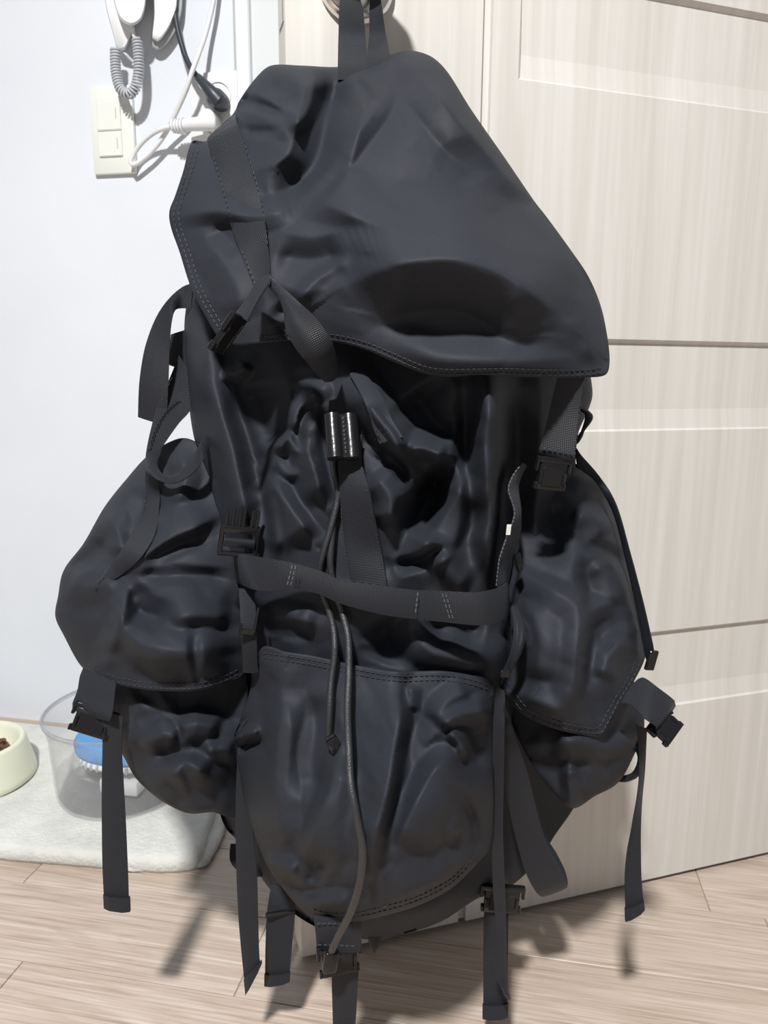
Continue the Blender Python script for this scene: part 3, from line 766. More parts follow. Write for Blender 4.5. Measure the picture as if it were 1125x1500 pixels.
o_rp = rp.build('side_pocket', MAT['nylon'], bag, back=0.035)
rpf = Cloth([(742, 880), (752, 838), (758, 780), (766, 720), (790, 680), (815, 668), (845, 680), (880, 706), (896, 735), (906, 762), (925, 830), (938, 890), (946, 955), (942, 972), (927, 1001), (912, 1025), (898, 1050), (887, 1074), (876, 1080), (848, 1076), (817, 1069), (785, 1057), (760, 1042), (734, 1002), (738, 950)],
    [(742, 880, .125), (758, 780, .10), (770, 700, .08), (815, 668, .055), (880, 706, .05), (906, 762, .055), (925, 830, .06), (946, 955, .08), (927, 1001, .105), (880, 1078, .145), (817, 1069, .155), (735, 1002, .135), (800, 960, .165), (820, 1020, .17), (860, 900, .14), (870, 820, .11), (820, 800, .11), (810, 740, .085), (890, 960, .13), (770, 930, .15)],
    strokes=[([(750, 840), (800, 858), (842, 884), (851, 912), (842, 985), (828, 1064)], .011, (10, 22), 3), ([(770, 868), (790, 930), (785, 1010)], .008, (34, 18), 4),
             ([(852, 800), (866, 870), (872, 950), (860, 1020)], -.010, (22, 10), 4), ([(846, 806), (880, 806), (922, 829)], -.006, (8, 7), 2), ([(868, 820), (890, 850), (905, 890)], .008, 14, 3),
             ([(868, 905), (880, 930), (897, 962)], -.009, 14, 2), ([(765, 1015), (800, 1038), (835, 1040)], .006, (18, 10), 3), ([(845, 920), (870, 890), (905, 880)], .007, 12, 3),
             ([(835, 745), (865, 760), (890, 790)], .008, (20, 12), 3), ([(760, 900), (775, 930), (765, 960)], .006, 9, 3), ([(880, 1000), (900, 960), (920, 930)], .009, 14, 3), ([(790, 740), (810, 790), (800, 830)], -.006, 20, 6)],
    rolls=[([(815, 668), (880, 706), (906, 762), (925, 830), (946, 955)], 18, .014)],
    noise=[(.0070, 60, 6, 1.2, 1.5), (.0006, 28, 0, .2, 1.2)], step=4.2)
o_rpf = rpf.build('pocket_flap', MAT['nylon'], o_rp, t=.004)
hr = [(738, 1003), (762, 1038), (787, 1052), (818, 1064), (848, 1071), (876, 1074), (884, 1070), (908, 1024), (923, 1000), (938, 970)]
stitch(o_rp, [hr, [(744, 998), (766, 1031), (789, 1045), (819, 1057), (850, 1064), (873, 1067), (880, 1062), (902, 1021), (917, 997), (931, 968)]])

# ---- front pocket ----------------------------------------------------------
fp = Cloth([(383, 951), (420, 956), (460, 962), (524, 976), (582, 985), (647, 984), (690, 990), (720, 999), (722, 1050), (724, 1104), (723, 1180), (719, 1239), (700, 1264), (667, 1297), (640, 1314), (606, 1329), (565, 1341), (524, 1350), (480, 1351), (457, 1345), (434, 1325), (410, 1296), (390, 1266), (369, 1211), (351, 1145), (340, 1092), (350, 1062), (365, 1018)],
    [(383, 951, .170), (460, 962, .184), (550, 980, .192), (647, 984, .187), (720, 999, .165), (724, 1104, .15), (719, 1239, .155), (667, 1297, .19), (606, 1329, .208), (524, 1350, .212), (457, 1345, .192), (390, 1266, .165), (351, 1145, .145), (340, 1090, .135), (365, 1018, .15),
     (430, 1080, .200), (530, 1080, .214), (640, 1080, .205), (440, 1180, .222), (540, 1190, .240), (650, 1180, .225), (470, 1275, .226), (550, 1280, .242), (630, 1250, .222), (690, 1150, .19), (520, 1325, .224)],
    strokes=[([(586, 992), (580, 1080), (565, 1160), (536, 1275)], .016, (11, 34), 2), ([(600, 1000), (604, 1080), (600, 1150), (570, 1260)], -.006, (26, 10), 4),
             ([(500, 1100), (472, 1190), (443, 1268)], .014, (34, 11), 2), ([(452, 1010), (462, 1090), (450, 1180)], -.010, (20, 18), 5), ([(418, 1000), (405, 1090), (408, 1190), (425, 1262)], .011, (16, 26), 3),
             ([(340, 1086), (360, 1074), (384, 1073)], .012, (10, 8), 2), ([(345, 1098), (365, 1090), (385, 1080)], -.009, 7, 2),
             ([(646, 1070), (665, 1052), (695, 1046), (722, 1040)], .014, (18, 9), 2), ([(655, 1068), (675, 1085), (682, 1108)], .012, (12, 8), 2), ([(692, 1064), (702, 1095), (700, 1130)], -.007, (12, 14), 4),
             ([(672, 1096), (640, 1130), (606, 1190), (580, 1250)], .013, (40, 14), 3), ([(672, 1166), (692, 1202), (700, 1255)], -.006, (6, 7), 2), ([(645, 1222), (660, 1212), (668, 1186)], .007, 9, 2),
             ([(384, 1262), (420, 1268), (438, 1280)], .012, (12, 8), 2), ([(452, 1296), (460, 1270), (474, 1254)], -.007, 9, 2), ([(440, 1316), (480, 1320), (520, 1322)], .009, (10, 7), 2), ([(400, 1290), (440, 1300), (470, 1312)], -.006, 8, 2),
             ([(690, 1010), (655, 1030), (640, 1060)], .008, 14, 3), ([(603, 1002), (600, 1044)], .006, 8, 2), ([(560, 1318), (640, 1285), (695, 1240)], .009, (26, 14), 4)],
    rolls=[([(350, 1062), (340, 1092), (351, 1145), (369, 1211), (390, 1266), (434, 1325), (457, 1345)], 20, .014), ([(720, 999), (724, 1104), (719, 1239), (667, 1297), (606, 1329), (524, 1350)], 15, .009)],
    noise=[(.0075, 80, 5, 1.4, 1.8)], step=4.0)
o_fp = fp.build('front_pocket', MAT['nylon'], bag, back=0.11)
ht = [(386, 956), (420, 961), (460, 967), (524, 981), (582, 990), (647, 989), (690, 995), (716, 1003)]
hb = [(459, 1338), (482, 1344), (524, 1343), (563, 1334), (604, 1322), (638, 1307), (664, 1291), (696, 1259)]
stitch(o_fp, [ht, off_pl(ht, 0, 7), hb, off_pl(hb, 0, -6)])

# ---- carry loop over the knob -------------------------------------------------
KNB = lambda s, z, e: dpt(KS + s, e, KZ + z)
def ribbon3(name, Ls, Rs, parent, t=.0016, mat=None, across=4):
    """ribbon between two 3-D edge polylines"""
    a = np.c_[np.array(Ls), np.array(Rs)]; d = []
    mid = (a[:, :3] + a[:, 3:])/2
    d = catmull(np.c_[mid[:, 0]*1000 + mid[:, 1]*300, mid[:, 2]*1000, a], False, 4)[:, 2:]
    L, R = d[:, :3], d[:, 3:]; n = len(L); ctr = (L + R)/2; tg = np.gradient(ctr, axis=0)
    nm = np.cross(R - L, tg); nm /= np.linalg.norm(nm, axis=1)[:, None] + 1e-12
    ln = np.r_[0, np.cumsum(np.linalg.norm(np.diff(ctr, axis=0), axis=1))]; vs_, uv, fs = [], [], []; A = across + 1
    for sd in (.5, -.5):
        for i in range(n):
            for k in range(A):
                x = k/across; vs_.append(L[i]*(1-x) + R[i]*x + nm[i]*t*sd); uv.append((x*.025, ln[i]))
    for i in range(n - 1):
        for k in range(across):
            q = i*A + k; fs.append([q, q+1, q+A+1, q+A]); b_ = q + n*A; fs.append([b_, b_+A, b_+A+1, b_+1])
        q = i*A; b_ = q + n*A; fs.append([q, q+A, b_+A, b_]); q += across; b_ += across; fs.append([q, b_, b_+A, q+A])
    o = link(name, vs_, fs, mat or MAT['web'], parent, uvs=uv); o.data.set_sharp_from_angle(angle=.9); return o
e_l = 0.045
Ls = [P1(495, 118, 0.062), P1(495, 95, 0.055), P1(496, 50, 0.029), P1(499, 0, 0.020), KNB(-.0125, -.012, .0275), KNB(-.0125, .0085, .0275), KNB(0, .0150, .0275), KNB(.0125, .0085, .0275), KNB(.0145, -.012, .0275), P1(543, 0, 0.020), P1(541, 50, 0.029), P1(538, 80, 0.052), P1(535, 110, 0.062)]
Rs = [P1(540, 118, 0.062), P1(538, 95, 0.055), P1(535, 50, 0.029), P1(528, 0, 0.027), KNB(-.0125, -.012, .0165), KNB(-.0125, .0085, .0165), KNB(0, .0150, .0165), KNB(.0125, .0085, .0165), KNB(.0145, -.012, .0165), P1(558, 0, 0.023), P1(565, 50, 0.029), P1(571, 80, 0.052), P1(577, 110, 0.062)]
carry = ribbon3('carry_loop', Ls, Rs, bag)

# ---- lid straps and buckles ------------------------------------------------------
ls1 = ribbon('lid_strap', [(326, 185, 345, 168, .085), (304, 202, 346, 176, .117), (312, 235, 361, 222, None), (325, 285, 377, 275, None), (341, 338, 388, 330, None), (358, 385, 394, 372, None), (372, 418, 396, 402, None)], bag, off=.003)
stitch(ls1, [[(309, 212), (350, 200)], [(311, 226), (355, 215)], [(306, 206), (320, 255), (343, 335), (374, 418)], [(350, 190), (366, 235), (386, 312), (392, 365)]], e=None, off=.0055, name='strap_stitching')
ribbon('lid_strap', [(372, 416, 397, 402, .195, .20), (366, 428, 393, 414, .20, .215), (355, 445, 378, 438, .205, .222), (343, 461, 362, 470, .205, .225)], bag, t=.003)
ribbon('lid_strap', [(393, 405, 400, 420, .205, .20), (418, 425, 412, 440, .215, .21), (440, 445, 416, 464, .222, .215), (462, 465, 420, 487, .224, .22), (478, 487, 434, 512, .222, .22), (489, 507, 452, 534, .215, .215), (493, 524, 464, 549, .200, .200), (496, 540, 476, 560, .176, .176)], bag, bow=.003)

def female_buckle(u, v, e, ang, wpx, lpx, tilt=0.0, pitch=0.0, name='buckle'):
    """flat side-release socket: strap bar on top, body with side slots, rim"""
    F_ = pxframe(u, v, e, ang, tilt, pitch); bm = bmesh.new(); h = wpx/2; T = max(9, wpx*.16)
    add_box(bm, F_, -h*1.08, h*1.08, -lpx*.5, -lpx*.32, -T*.5, T*.55, 2, 2)
    add_box(bm, F_, -h*.92, h*.92, -lpx*.34, lpx*.5, -T*.5, T*.5, 2, 2)
    add_box(bm, F_, -h*.70, h*.70, -lpx*.20, lpx*.40, T*.35, T*.62, 1.2, 1)
    for s in (-1, 1):
        add_box(bm, F_, s*h*1.10 - 2.2, s*h*1.10 + 2.2, -lpx*.5, -lpx*.05, -T*.4, T*.45, 1, 1)
        add_box(bm, F_, s*h*.98 - 2, s*h*.98 + 2, lpx*.28, lpx*.5, -T*.45, T*.45, 1, 1)
    b_ = bm_link(name, bm, MAT['plastic'], parent=bag, sharp=.5)
    for s in (-1, 1):
        bm = bmesh.new(); add_box(bm, F_, s*h*.80 - 2.4, s*h*.80 + 2.4, -lpx*.05, lpx*.30, T*.3, T*.75, 1, 1)
        bm_link('release_tab', bm, MAT['plastic'], parent=b_, sharp=.5)
    return b_

def male_buckle(u, v, e, ang, wpx, lpx, tilt=0.0, pitch=0.0):
    """prongs pointing against 'ang', ladder bar below"""
    F_ = pxframe(u, v, e, ang, tilt, pitch); bm = bmesh.new(); h = wpx/2; T = max(8, wpx*.16)
    add_box(bm, F_, -h, h, -lpx*.10, lpx*.04, -T*.5, T*.5, 1.8, 2)
    add_box(bm, F_, -h, h, lpx*.42, lpx*.5, -T*.5, T*.5, 1.5, 1)
    for s in (-1, 1): add_box(bm, F_, s*h - 3.2, s*h + 3.2, -lpx*.08, lpx*.5, -T*.5, T*.5, 1.2, 1)
    b_ = bm_link('buckle', bm, MAT['plastic'], parent=bag, sharp=.5)
    bm = bmesh.new(); pr = [(0, lpx*.18)]
    ring = []
    for i in range(10):
        a = math.pi*2*i/10
        ring.append((math.cos(a)*7, math.sin(a)*6))
    vv = [[bm.verts.new(F_ @ Vector((x, lpx*.22 + a*1.0, b2 + 3))) for a, b2 in ring] for x in (-h*.86, h*.86)]
    for i in range(10): bm.faces.new((vv[0][i], vv[0][(i+1) % 10], vv[1][(i+1) % 10], vv[1][i]))
    bm.faces.new(vv[0]); bm.faces.new(vv[1])
    bm_link('webbing_roll', bm, MAT['web'], parent=b_)
    for x, l2, wd in ((-.86, .40, 2.2), (-.58, .38, 2.2), (-.12, .46, 1.8), (.12, .46, 1.8), (.50, .40, 2.2), (.86, .34, 2.6)):
        bm = bmesh.new(); add_box(bm, F_, x*h - wd, x*h + wd, -lpx*l2 - lpx*.04, -lpx*.06, -T*.4, T*.4, .8, 1)
        bm_link('prong', bm, MAT['plastic'], parent=b_, sharp=.5)
    return b_

male_b = male_buckle(352, 778, float(surf([335, 352, 368], [760, 778, 770]).max()) + .013, 98, 50, 74)
female_buckle(333, 488, .222, 125, 30, 62, tilt=-.95)
rstr = ribbon('lid_strap', [(820, 540, 858, 545, .155), (812, 570, 853, 572, .152), (804, 605, 848, 610, .150), (795, 640, 845, 648, .150), (788, 664, 840, 675, .149), (786, 674, 838, 684, .140)], bag)
stitch(rstr, [[(795, 656), (840, 664)], [(850, 590), (842, 668)]], e=.1515, off=.0008, name='strap_stitching')
female_buckle(808, 694, .150, 102, 49, 50)
ribbon('strap_tail', [(838, 598, 852, 600, .10), (858, 604, 869, 611, .12), (849, 637, 856, 632, .125), (842, 650, 848, 645, .12)], bag, t=.003)

# ---- drawstring collar parts -----------------------------------------------------------
cw = ribbon('centre_webbing', [(500, 640, 530, 636, None), (495, 679, 529, 674, None), (498, 720, 540, 716, None), (500, 764, 549, 760, None), (506, 810, 558, 805, None), (513, 853, 565, 848, None), (518, 884, 568, 878, None), (524, 892, 562, 888, .17)], bag, off=.010)
stitch(cw, [[(498, 684), (501, 764), (514, 853), (519, 882)], [(529, 684), (547, 764), (563, 850), (566, 876)]], off=.0125, dash=4, gap=1.5, wpx=1.0, name='edge_stitching')
E_LOCK = float(surf(503, 640)[0]) + .020
bm = bmesh.new(); F_ = pxframe(502, 640, E_LOCK, 92, 0, .46)
for sx in (-12.5, 12.5):
    rings = []
    for y, r in ((-34, 10.5), (-33, 12.5), (33, 12.5), (34, 10.5)):
        rings.append([bm.verts.new(F_ @ Vector((sx + r*math.cos(2*math.pi*k/18), y, r*.9*math.sin(2*math.pi*k/18)))) for k in range(18)])
    for a, b_ in zip(rings[:-1], rings[1:]):
        for k in range(18): bm.faces.new((a[k], a[(k+1) % 18], b_[(k+1) % 18], b_[k]))
    bm.faces.new(rings[0]); bm.faces.new(rings[-1])
add_box(bm, F_, -5, 5, -33, 33, -8, 7, 1.5, 1)
lock = bm_link('cord_lock', bm, MAT['leather'], parent=bag, sharp=.7); lock['label'] = 'shiny black leather cord lock'
bm = bmesh.new()
for k in range(9): add_box(bm, F_, -1.5, .5, -28 + k*6.4, -28 + k*6.4 + 4.2, 6.5, 8.4, .3)
bm_link('stitching', bm, MAT['thread'], parent=lock, smooth=False)['kind'] = 'stuff'

def cord(name, pts, rad, parent, off=.004, ends=None):
    q = catmull(np.array(pts, float), False, 4.0); e = surf(q[:, 0], q[:, 1]) + off
    k = 13; ep = np.pad(e, k, mode='edge'); e2 = np.array([ep[i:i + 2*k + 1].max() for i in range(len(e))])
    kk = np.ones(15)/15; e2 = np.convolve(np.pad(e2, 7, mode='edge'), kk, 'valid')
    return tube(name, P(q[:, 0], q[:, 1], np.maximum(e, e2)), rad, MAT['cord'], parent, seg=8)
c1 = [(488, 668), (489, 690), (494, 712), (494, 735), (484, 775), (473, 812), (468, 838), (472, 868), (482, 895), (489, 925), (490, 960), (485, 1000), (483, 1040), (482, 1084)]
c2 = [(516, 668), (512, 690), (500, 716), (491, 745), (486, 790), (484, 828), (491, 866), (502, 900), (510, 935), (511, 985), (509, 1040), (511, 1100), (514, 1150), (523, 1195), (531, 1240), (528, 1288), (514, 1335), (495, 1372), (486, 1392)]
cord('drawstring', c1, .0024, bag); cord('drawstring', c2, .0026, bag)
F_ = pxframe(490, 1092, float(surf(490, 1092)[0]) + .005, 62); bm = bmesh.new(); add_box(bm, F_, -9, 9, -12, 12, -5, 5, 3, 2)
add_box(bm, F_, -8, 8, -16, -11, -4.5, 4.5, 2, 1); bm_link('cord_end', bm, MAT['leather'], parent=bag)

# gather tab right of the lock
ribbon('gather_tab', [(512, 548, 530, 540, None), (535, 590, 560, 580, None), (546, 625, 573, 612, None), (556, 650, 590, 640, None)], bag, off=.004, mat=MAT['nylon'], t=.002)
stitch(bag, [[(543, 640), (556, 630), (572, 625)], [(546, 646), (558, 637), (575, 632)]], off=.0075)

# ---- compression belt ------------------------------------------------------------------
def E_(u, v, o=.006): return float(surf(u, v)[0]) + o
belt = ribbon('belt_webbing', [(338, 815, 346, 852, .125), (352, 812, 366, 862, .177), (390, 818, 396, 866, .194), (430, 825, 430, 862, .198), (468, 836, 466, 870, .198), (500, 850, 498, 884, .196), (560, 858, 558, 900, .198), (600, 864, 600, 906, .202), (650, 866, 648, 911, .208), (695, 868, 696, 916, .208), (722, 864, 722, 914, .200), (738, 858, 741, 904, .177), (744, 850, 746, 890, .140)], bag)
stitch(belt, [[(428, 828), (420, 860)], [(433, 829), (425, 861)], [(612, 868), (608, 902)], [(648, 870), (660, 910)], [(653, 870), (665, 911)]], mat=MAT['thread_l'], e=.2095, off=0.0, name='strap_stitching', wpx=1.0)
edge = ribbon('belt_webbing', [(728, 862, 738, 880, .172, .165), (730, 838, 744, 842, .172, .150), (732, 818, 752, 815, .172, .145), (742, 788, 762, 786, .170, .14), (754, 752, 764, 750, .165, .135), (745, 718, 760, 716, .160, .13), (752, 696, 764, 698, .150, .12), (766, 678, 772, 684, .12, .10)], bag)
stitch(edge, [[(727, 858), (729, 838), (732, 818), (742, 788), (754, 752), (745, 718), (752, 696), (764, 680)]], mat=MAT['thread_l'], e=.1735, off=0, dash=4, gap=2, wpx=1.2, name='edge_stitching')
bm = bmesh.new(); F_ = pxframe(745, 776, .176, 96); add_box(bm, F_, -3.5, 3.5, -8, 8, -.8, .8, .3); bm_link('care_label', bm, MAT['tagwhite'], parent=bag, smooth=False)['label'] = 'small white care label on the belt edge'
bm = bmesh.new(); F_ = pxframe(760, 824, .145, 80); add_box(bm, F_, -5, 5, -14, 6, -2, 2, .8); add_box(bm, F_, -4, 4, 4, 12, -3, 3, 1); bm_link('slider', bm, MAT['plastic'], parent=bag)
ribbon('belt_webbing', [(747, 895, 760, 893, .15), (752, 925, 770, 925, .17), (748, 955, 765, 955, .175), (736, 985, 748, 985, .165)], bag, bow=.004)
bm = bmesh.new(); F_ = pxframe(740, 988, .178, 96); add_box(bm, F_, -8, 8, -8, 5, -2.5, 2.5, 2, 1); bm_link('webbing_tip', bm, MAT['plastic'], parent=bag)
# left adjuster under the belt
ribbon('belt_webbing', [(350, 862, 372, 866, .15), (352, 900, 375, 900, .168), (354, 940, 376, 940, .172), (356, 985, 378, 985, .165)], bag)
bm = bmesh.new(); F_ = pxframe(362, 918, .178, 100); add_box(bm, F_, -12, 9, 4, 12, -3, 3, 1.5, 1); add_box(bm, F_, -13, -9.5, -30, 8, -3, 3, 1, 1); add_box(bm, F_, 7, 10, -4, 12, -3, 3, 1, 1); bm_link('slider', bm, MAT['plastic'], parent=bag)

# ---- upper left shoulder webbing ----------------------------------------------------------
sl = ribbon('shoulder_strap', [(282, 415, 280, 452, .06), (268, 420, 262, 452, .062), (245, 440, 255, 458, .072), (227, 468, 250, 482, .08), (212, 510, 248, 520, .085), (204, 560, 246, 570, .085), (202, 611, 244, 624, .080)], bag)
ribbon('shoulder_strap', [(250, 490, 282, 480, .05), (248, 515, 280, 515, .05), (248, 535, 280, 545, .05)], bag)
sl2 = ribbon('shoulder_strap', [(262, 520, 284, 560, .062), (248, 555, 280, 598, .072), (232, 590, 262, 620, .082), (221, 628, 246, 642, .088), (214, 662, 232, 664, .092), (213, 684, 230, 680, .098), (218, 694, 234, 690, .102)], bag)
stitch(sl2, [[(252, 553), (236, 590), (225, 628), (218, 662)], [(249, 556), (233, 592), (222, 629), (215, 664)]], e=.0945, off=0.0, name='strap_stitching', mat=MAT['thread'])
ribbon('shoulder_strap', [(214, 688, 224, 676, .105, .100), (228, 701, 234, 690, .116, .11), (248, 708, 246, 697, .124, .118), (268, 703, 262, 692, .128, .122), (288, 687, 278, 674, .126, .122), (300, 668, 292, 652, .118, .116), (308, 650, 300, 640, .10, .10)], bag)
sl3 = ribbon('shoulder_strap', [(213, 690, 232, 700, .112), (212, 715, 234, 722, None), (208, 745, 232, 750, None), (196, 776, 226, 784, None), (176, 808, 205, 818, None), (155, 838, 178, 842, None), (136, 856, 140, 864, None)], bag, off=.003)
stitch(sl3, [[(214, 700), (211, 742), (199, 776), (179, 808), (142, 853)]], off=.007, name='strap_stitching')

# ---- side pocket buckles and hanging straps ------------------------------------------------
ribbon('pocket_strap', [(122, 978, 170, 1000, .125, .15), (117, 990, 168, 1014, .132, .155), (113, 1012, 166, 1034, .138, .16), (106, 1030, 163, 1050, .142, .165), (106, 1040, 160, 1057, .135, .158)], bag)
Fb = lambda u, v, e, a, w_, l_, t_=0, p_=0: female_buckle(u, v, e, a, w_, l_, t_, p_)
Fb(136, 1056, .148, 107, 54, 40, .25, .35)
ribbon('pocket_strap', [(925, 1003, 908, 1030, .125, .13), (941, 992, 924, 1032, .122, .135), (965, 1008, 944, 1052, .125, .14), (988, 1026, 961, 1064, .12, .138), (990, 1034, 962, 1070, .11, .13)], bag)
Fb(974, 1064, .125, 55, 46, 40, -.35, .35)
def hanger(rows, parent=bag, tip=14, name='hanging_strap'):
    o = ribbon(name, rows, parent, t=.0014)
    a, b_ = rows[-2], rows[-1]; f = 1 - min(.9, tip / max(1, math.hypot(b_[0]-a[0], b_[1]-a[1])))
    r0 = [a[i] + (b_[i] - a[i])*f for i in range(len(a))]; r1 = list(b_)
    for r in (r0, r1):
        dx, dy = r[2]-r[0], r[3]-r[1]; r[0] -= dx*.03; r[2] += dx*.03; r[1] -= dy*.03; r[3] += dy*.03
        for i in range(4, len(r)): r[i] += .0006
    r1[1] += 1; r1[3] += 1
    ribbon('folded_tip', [r0, [(x + y)/2 for x, y in zip(r0, r1)], r1], o, t=.0042)
    return o
hanger([(148, 1040, 180, 1050, .150), (150, 1085, 178, 1092, .150), (149, 1144, 181, 1150, .148), (149, 1200, 184, 1204, .146), (150, 1270, 187, 1272, .143), (153, 1330, 189, 1335, .140)], tip=19)
hanger([(350, 1090, 362, 1100, .135, .14), (346, 1144, 364, 1150, .14), (345, 1210, 370, 1218, .138), (346, 1270, 376, 1276, .134), (349, 1340, 378, 1345, .130), (354, 1400, 380, 1404, .128), (360, 1456, 383, 1412, .126)], tip=22)
hanger([(398, 1295, 434, 1300, .10), (394, 1315, 433, 1318, .104), (391, 1337, 432, 1340, .106), (389, 1380, 428, 1384, .105), (388, 1444, 423, 1438, .104)], tip=16)
bm = bmesh.new(); F_ = pxframe(411, 1337, .108, 92); add_box(bm, F_, -22, 22, -3, 3, -3, 4, 1.5, 1); bm_link('slider', bm, MAT['plastic'], parent=bag)
hanger([(930, 1060, 948, 1068, .11), (934, 1080, 947, 1088, .108), (937, 1128, 945, 1130, .105, .098), (933, 1171, 941, 1172, .105, .095), (925, 1212, 939, 1214, .103), (918, 1250, 939, 1250, .102), (915, 1290, 940, 1290, .1), (917, 1349, 944, 1333, .1)], tip=18)
ribbon('pocket_loop', [(920, 1080, 934, 1082, .075), (934, 1108, 943, 1108, .085), (928, 1130, 937, 1136, .085), (915, 1136, 916, 1146, .08), (903, 1134, 900, 1143, .07), (894, 1128, 890, 1136, .055)], bag)
ribbon('compression_strap', [(838, 650, 846, 660, .07), (850, 665, 845, 682, .075), (880, 700, 872, 706, .075), (903, 742, 897, 750, .085, .075), (922, 808, 914, 812, .09, .08), (941, 880, 930, 884, .095, .085), (956, 946, 943, 952, .10, .09), (958, 960, 946, 966, .10, .09)], bag)
bm = bmesh.new(); F_ = pxframe(953, 968, .101, 106); add_box(bm, F_, -9, 7, -17, 15, -3, 3.5, 1.5, 1); bm_link('webbing_tip', bm, MAT['plastic'], parent=bag)

# ---- lower straps ----------------------------------------------------------------------------
ribbon('shoulder_strap', [(722, 1000, 742, 1010, .13), (724, 1060, 752, 1070, .125), (735, 1130, 772, 1130, .115), (748, 1195, 789, 1200, .107), (760, 1245, 802, 1240, .10), (772, 1283, 816, 1268, .097), (786, 1308, 829, 1290, .092), (795, 1314, 831, 1300, .084), (800, 1306, 832, 1294, .075), (800, 1280, 828, 1276, .068), (790, 1245, 814, 1248, .06), (778, 1215, 800, 1228, .055)], bag)
hanger([(712, 1300, 748, 1303, .085), (709, 1340, 745, 1340, .092), (708, 1400, 744, 1400, .092), (708, 1492, 743, 1490, .092)], tip=20)
hanger([(724, 1005, 740, 1012, .15), (722, 1060, 739, 1066, .152), (721, 1140, 738, 1142, .15), (720, 1220, 737, 1222, .145), (722, 1300, 740, 1300, .138), (727, 1370, 742, 1372, .13), (724, 1422, 744, 1440, .126, .12), (741, 1456, 746, 1463, .124, .12)], tip=10)
female_buckle(735, 1316, .095, 97, 56, 44, .3)
tabf = ribbon('pocket_tab', [(459, 1342, 531, 1342, .205), (461, 1356, 530, 1356, .205), (463, 1375, 529, 1376, .200), (464, 1392, 528, 1394, .195)], bag, mat=MAT['nylon'], t=.003)
stitch(tabf, [[(464, 1353), (524, 1353)], [(466, 1384), (524, 1386)]], e=.2085, off=0.0005)
female_buckle(497, 1404, .196, 91, 56, 44, 0, .2)
hanger([(487, 1410, 526, 1412, .186), (486, 1440, 524, 1442, .186), (487, 1480, 522, 1482, .184), (488, 1530, 518, 1530, .182)], tip=14)
bm = bmesh.new(); F_ = pxframe(484, 1408, .214, 98)
add_box(bm, F_, -10.5, 10.5, -18, 18, -5, 6, 4, 3); bm_link('cord_end', bm, MAT['plastic'], parent=bag)
ribbon('strap_loop', [(536, 1355, 562, 1355, .10), (538, 1372, 560, 1372, .102), (542, 1386, 556, 1386, .102), (546, 1393, 551, 1393, .10)], bag, mat=MAT['web'], t=.004)
ribbon('strap_loop', [(338, 1236, 352, 1236, .06), (337, 1260, 356, 1262, .07), (350, 1276, 366, 1280, .075), (372, 1270, 384, 1284, .078), (380, 1250, 392, 1262, .07)], bag)

# ================================================================== THINGS ON THE WALL
sp = lambda u, v: ((W1(u, v) @ TW), W1(u, v)[2])
sw0 = empty('light_switch', room(-0.645, WN, 0.955), 'ivory two-rocker light switch plate on the white wall', 'light switch')
bm = bmesh.new(); add_box(bm, M_WALL, -.681, -.609, .955, 1.083, 0, .009, .003, 2); bm_link('plate', bm, MAT['ivory'], parent=sw0)
for z0, z1, tl in ((1.018, 1.066, .05), (.980, 1.0165, -.1)):
    bm = bmesh.new(); vv = add_box(bm, M_WALL, -.668, -.628, z0, z1, .006, .0125, .0012)
    bm_link('rocker', bm, MAT['ivory'], parent=sw0, sharp=.4)
    bm = bmesh.new(); add_box(bm, M_WALL, -.6355, -.6345, (z0+z1)/2 - .008, (z0+z1)/2 + .008, .0122, .0130); bm_link('indicator', bm, MAT['greypl'], parent=sw0, smooth=False)

ou = empty('wall_outlet', room(-0.475, WN, 0.985), 'white two-socket wall outlet plate behind the lid', 'outlet')
bm = bmesh.new(); add_box(bm, M_WALL, -.515, -.437, .985, 1.093, 0, .008, .003, 2); bm_link('plate', bm, MAT['whitepl'], parent=ou)
for z in (1.058, 1.018):
    bm = bmesh.new(); lathe(bm, M_WALL @ Matrix.Translation((-.468, z, .008)), [(.0215, 0), (.0215, .002), (.019, .002), (.0185, -.004), (0, -.004)], 28); bm_link('socket', bm, MAT['whitepl'], parent=ou)

def wtube(name, pts, rad, mat, parent, origin=None):
    q = catmull(np.array(pts, float), False, 6); return tube(name, [W1(a, b_, c) for a, b_, c in q], rad, mat, parent, origin, seg=10)
bp = empty('power_plug', W1(325, 152, .01), 'black round power plug with dark cable in the upper socket', 'plug')
wtube('cable', [(252, -60, .02), (254, 0, .022), (260, 41, .026), (270, 78, .03), (280, 100, .034), (292, 116, .038)], .0042, MAT['blackpl'], bp)
q = catmull(np.array([(289, 112, .037), (300, 124, .04), (312, 138, .04), (322, 150, .036)], float), False, 4)
tube('strain_relief', [W1(*a) for a in q], .006, MAT['blackpl'], bp, seg=14, rads=np.linspace(.0052, .0125, len(q)))
bm = bmesh.new(); cpos = W1(325, 151, .012); lathe(bm, frame(cpos, TW, Z3, -NW), [(0, 0), (.0128, 0), (.0135, .005), (.0135, .022), (.012, .027), (.007, .030), (0, .031)], 28); bm_link('plug_head', bm, MAT['blackpl'], parent=bp)
wp = empty('power_plug', W1(318, 180, .01), 'white ribbed power plug with looping white cable in the lower socket', 'plug')
wtube('cable', [(322, -70, .018), (313, 0, .02), (301, 50, .026), (284, 98, .050), (270, 138, .046), (243, 194, .024), (222, 222, .020), (203, 238, .020), (194, 242, .022), (191, 238, .022), (198, 222, .022), (212, 205, .026), (230, 192, .032), (252, 185, .038)], .0036, MAT['whitepl'], wp)
q = catmull(np.array([(250, 185, .038), (262, 184, .038), (285, 182, .036), (304, 181, .034), (316, 181, .03)], float), False, 4)
tube('plug_body', [W1(*a) for a in q], .01, MAT['whitepl'], wp, seg=16, rads=np.interp(np.linspace(0, 1, len(q)), [0, .2, .5, 1], [.006, .008, .0095, .011]))
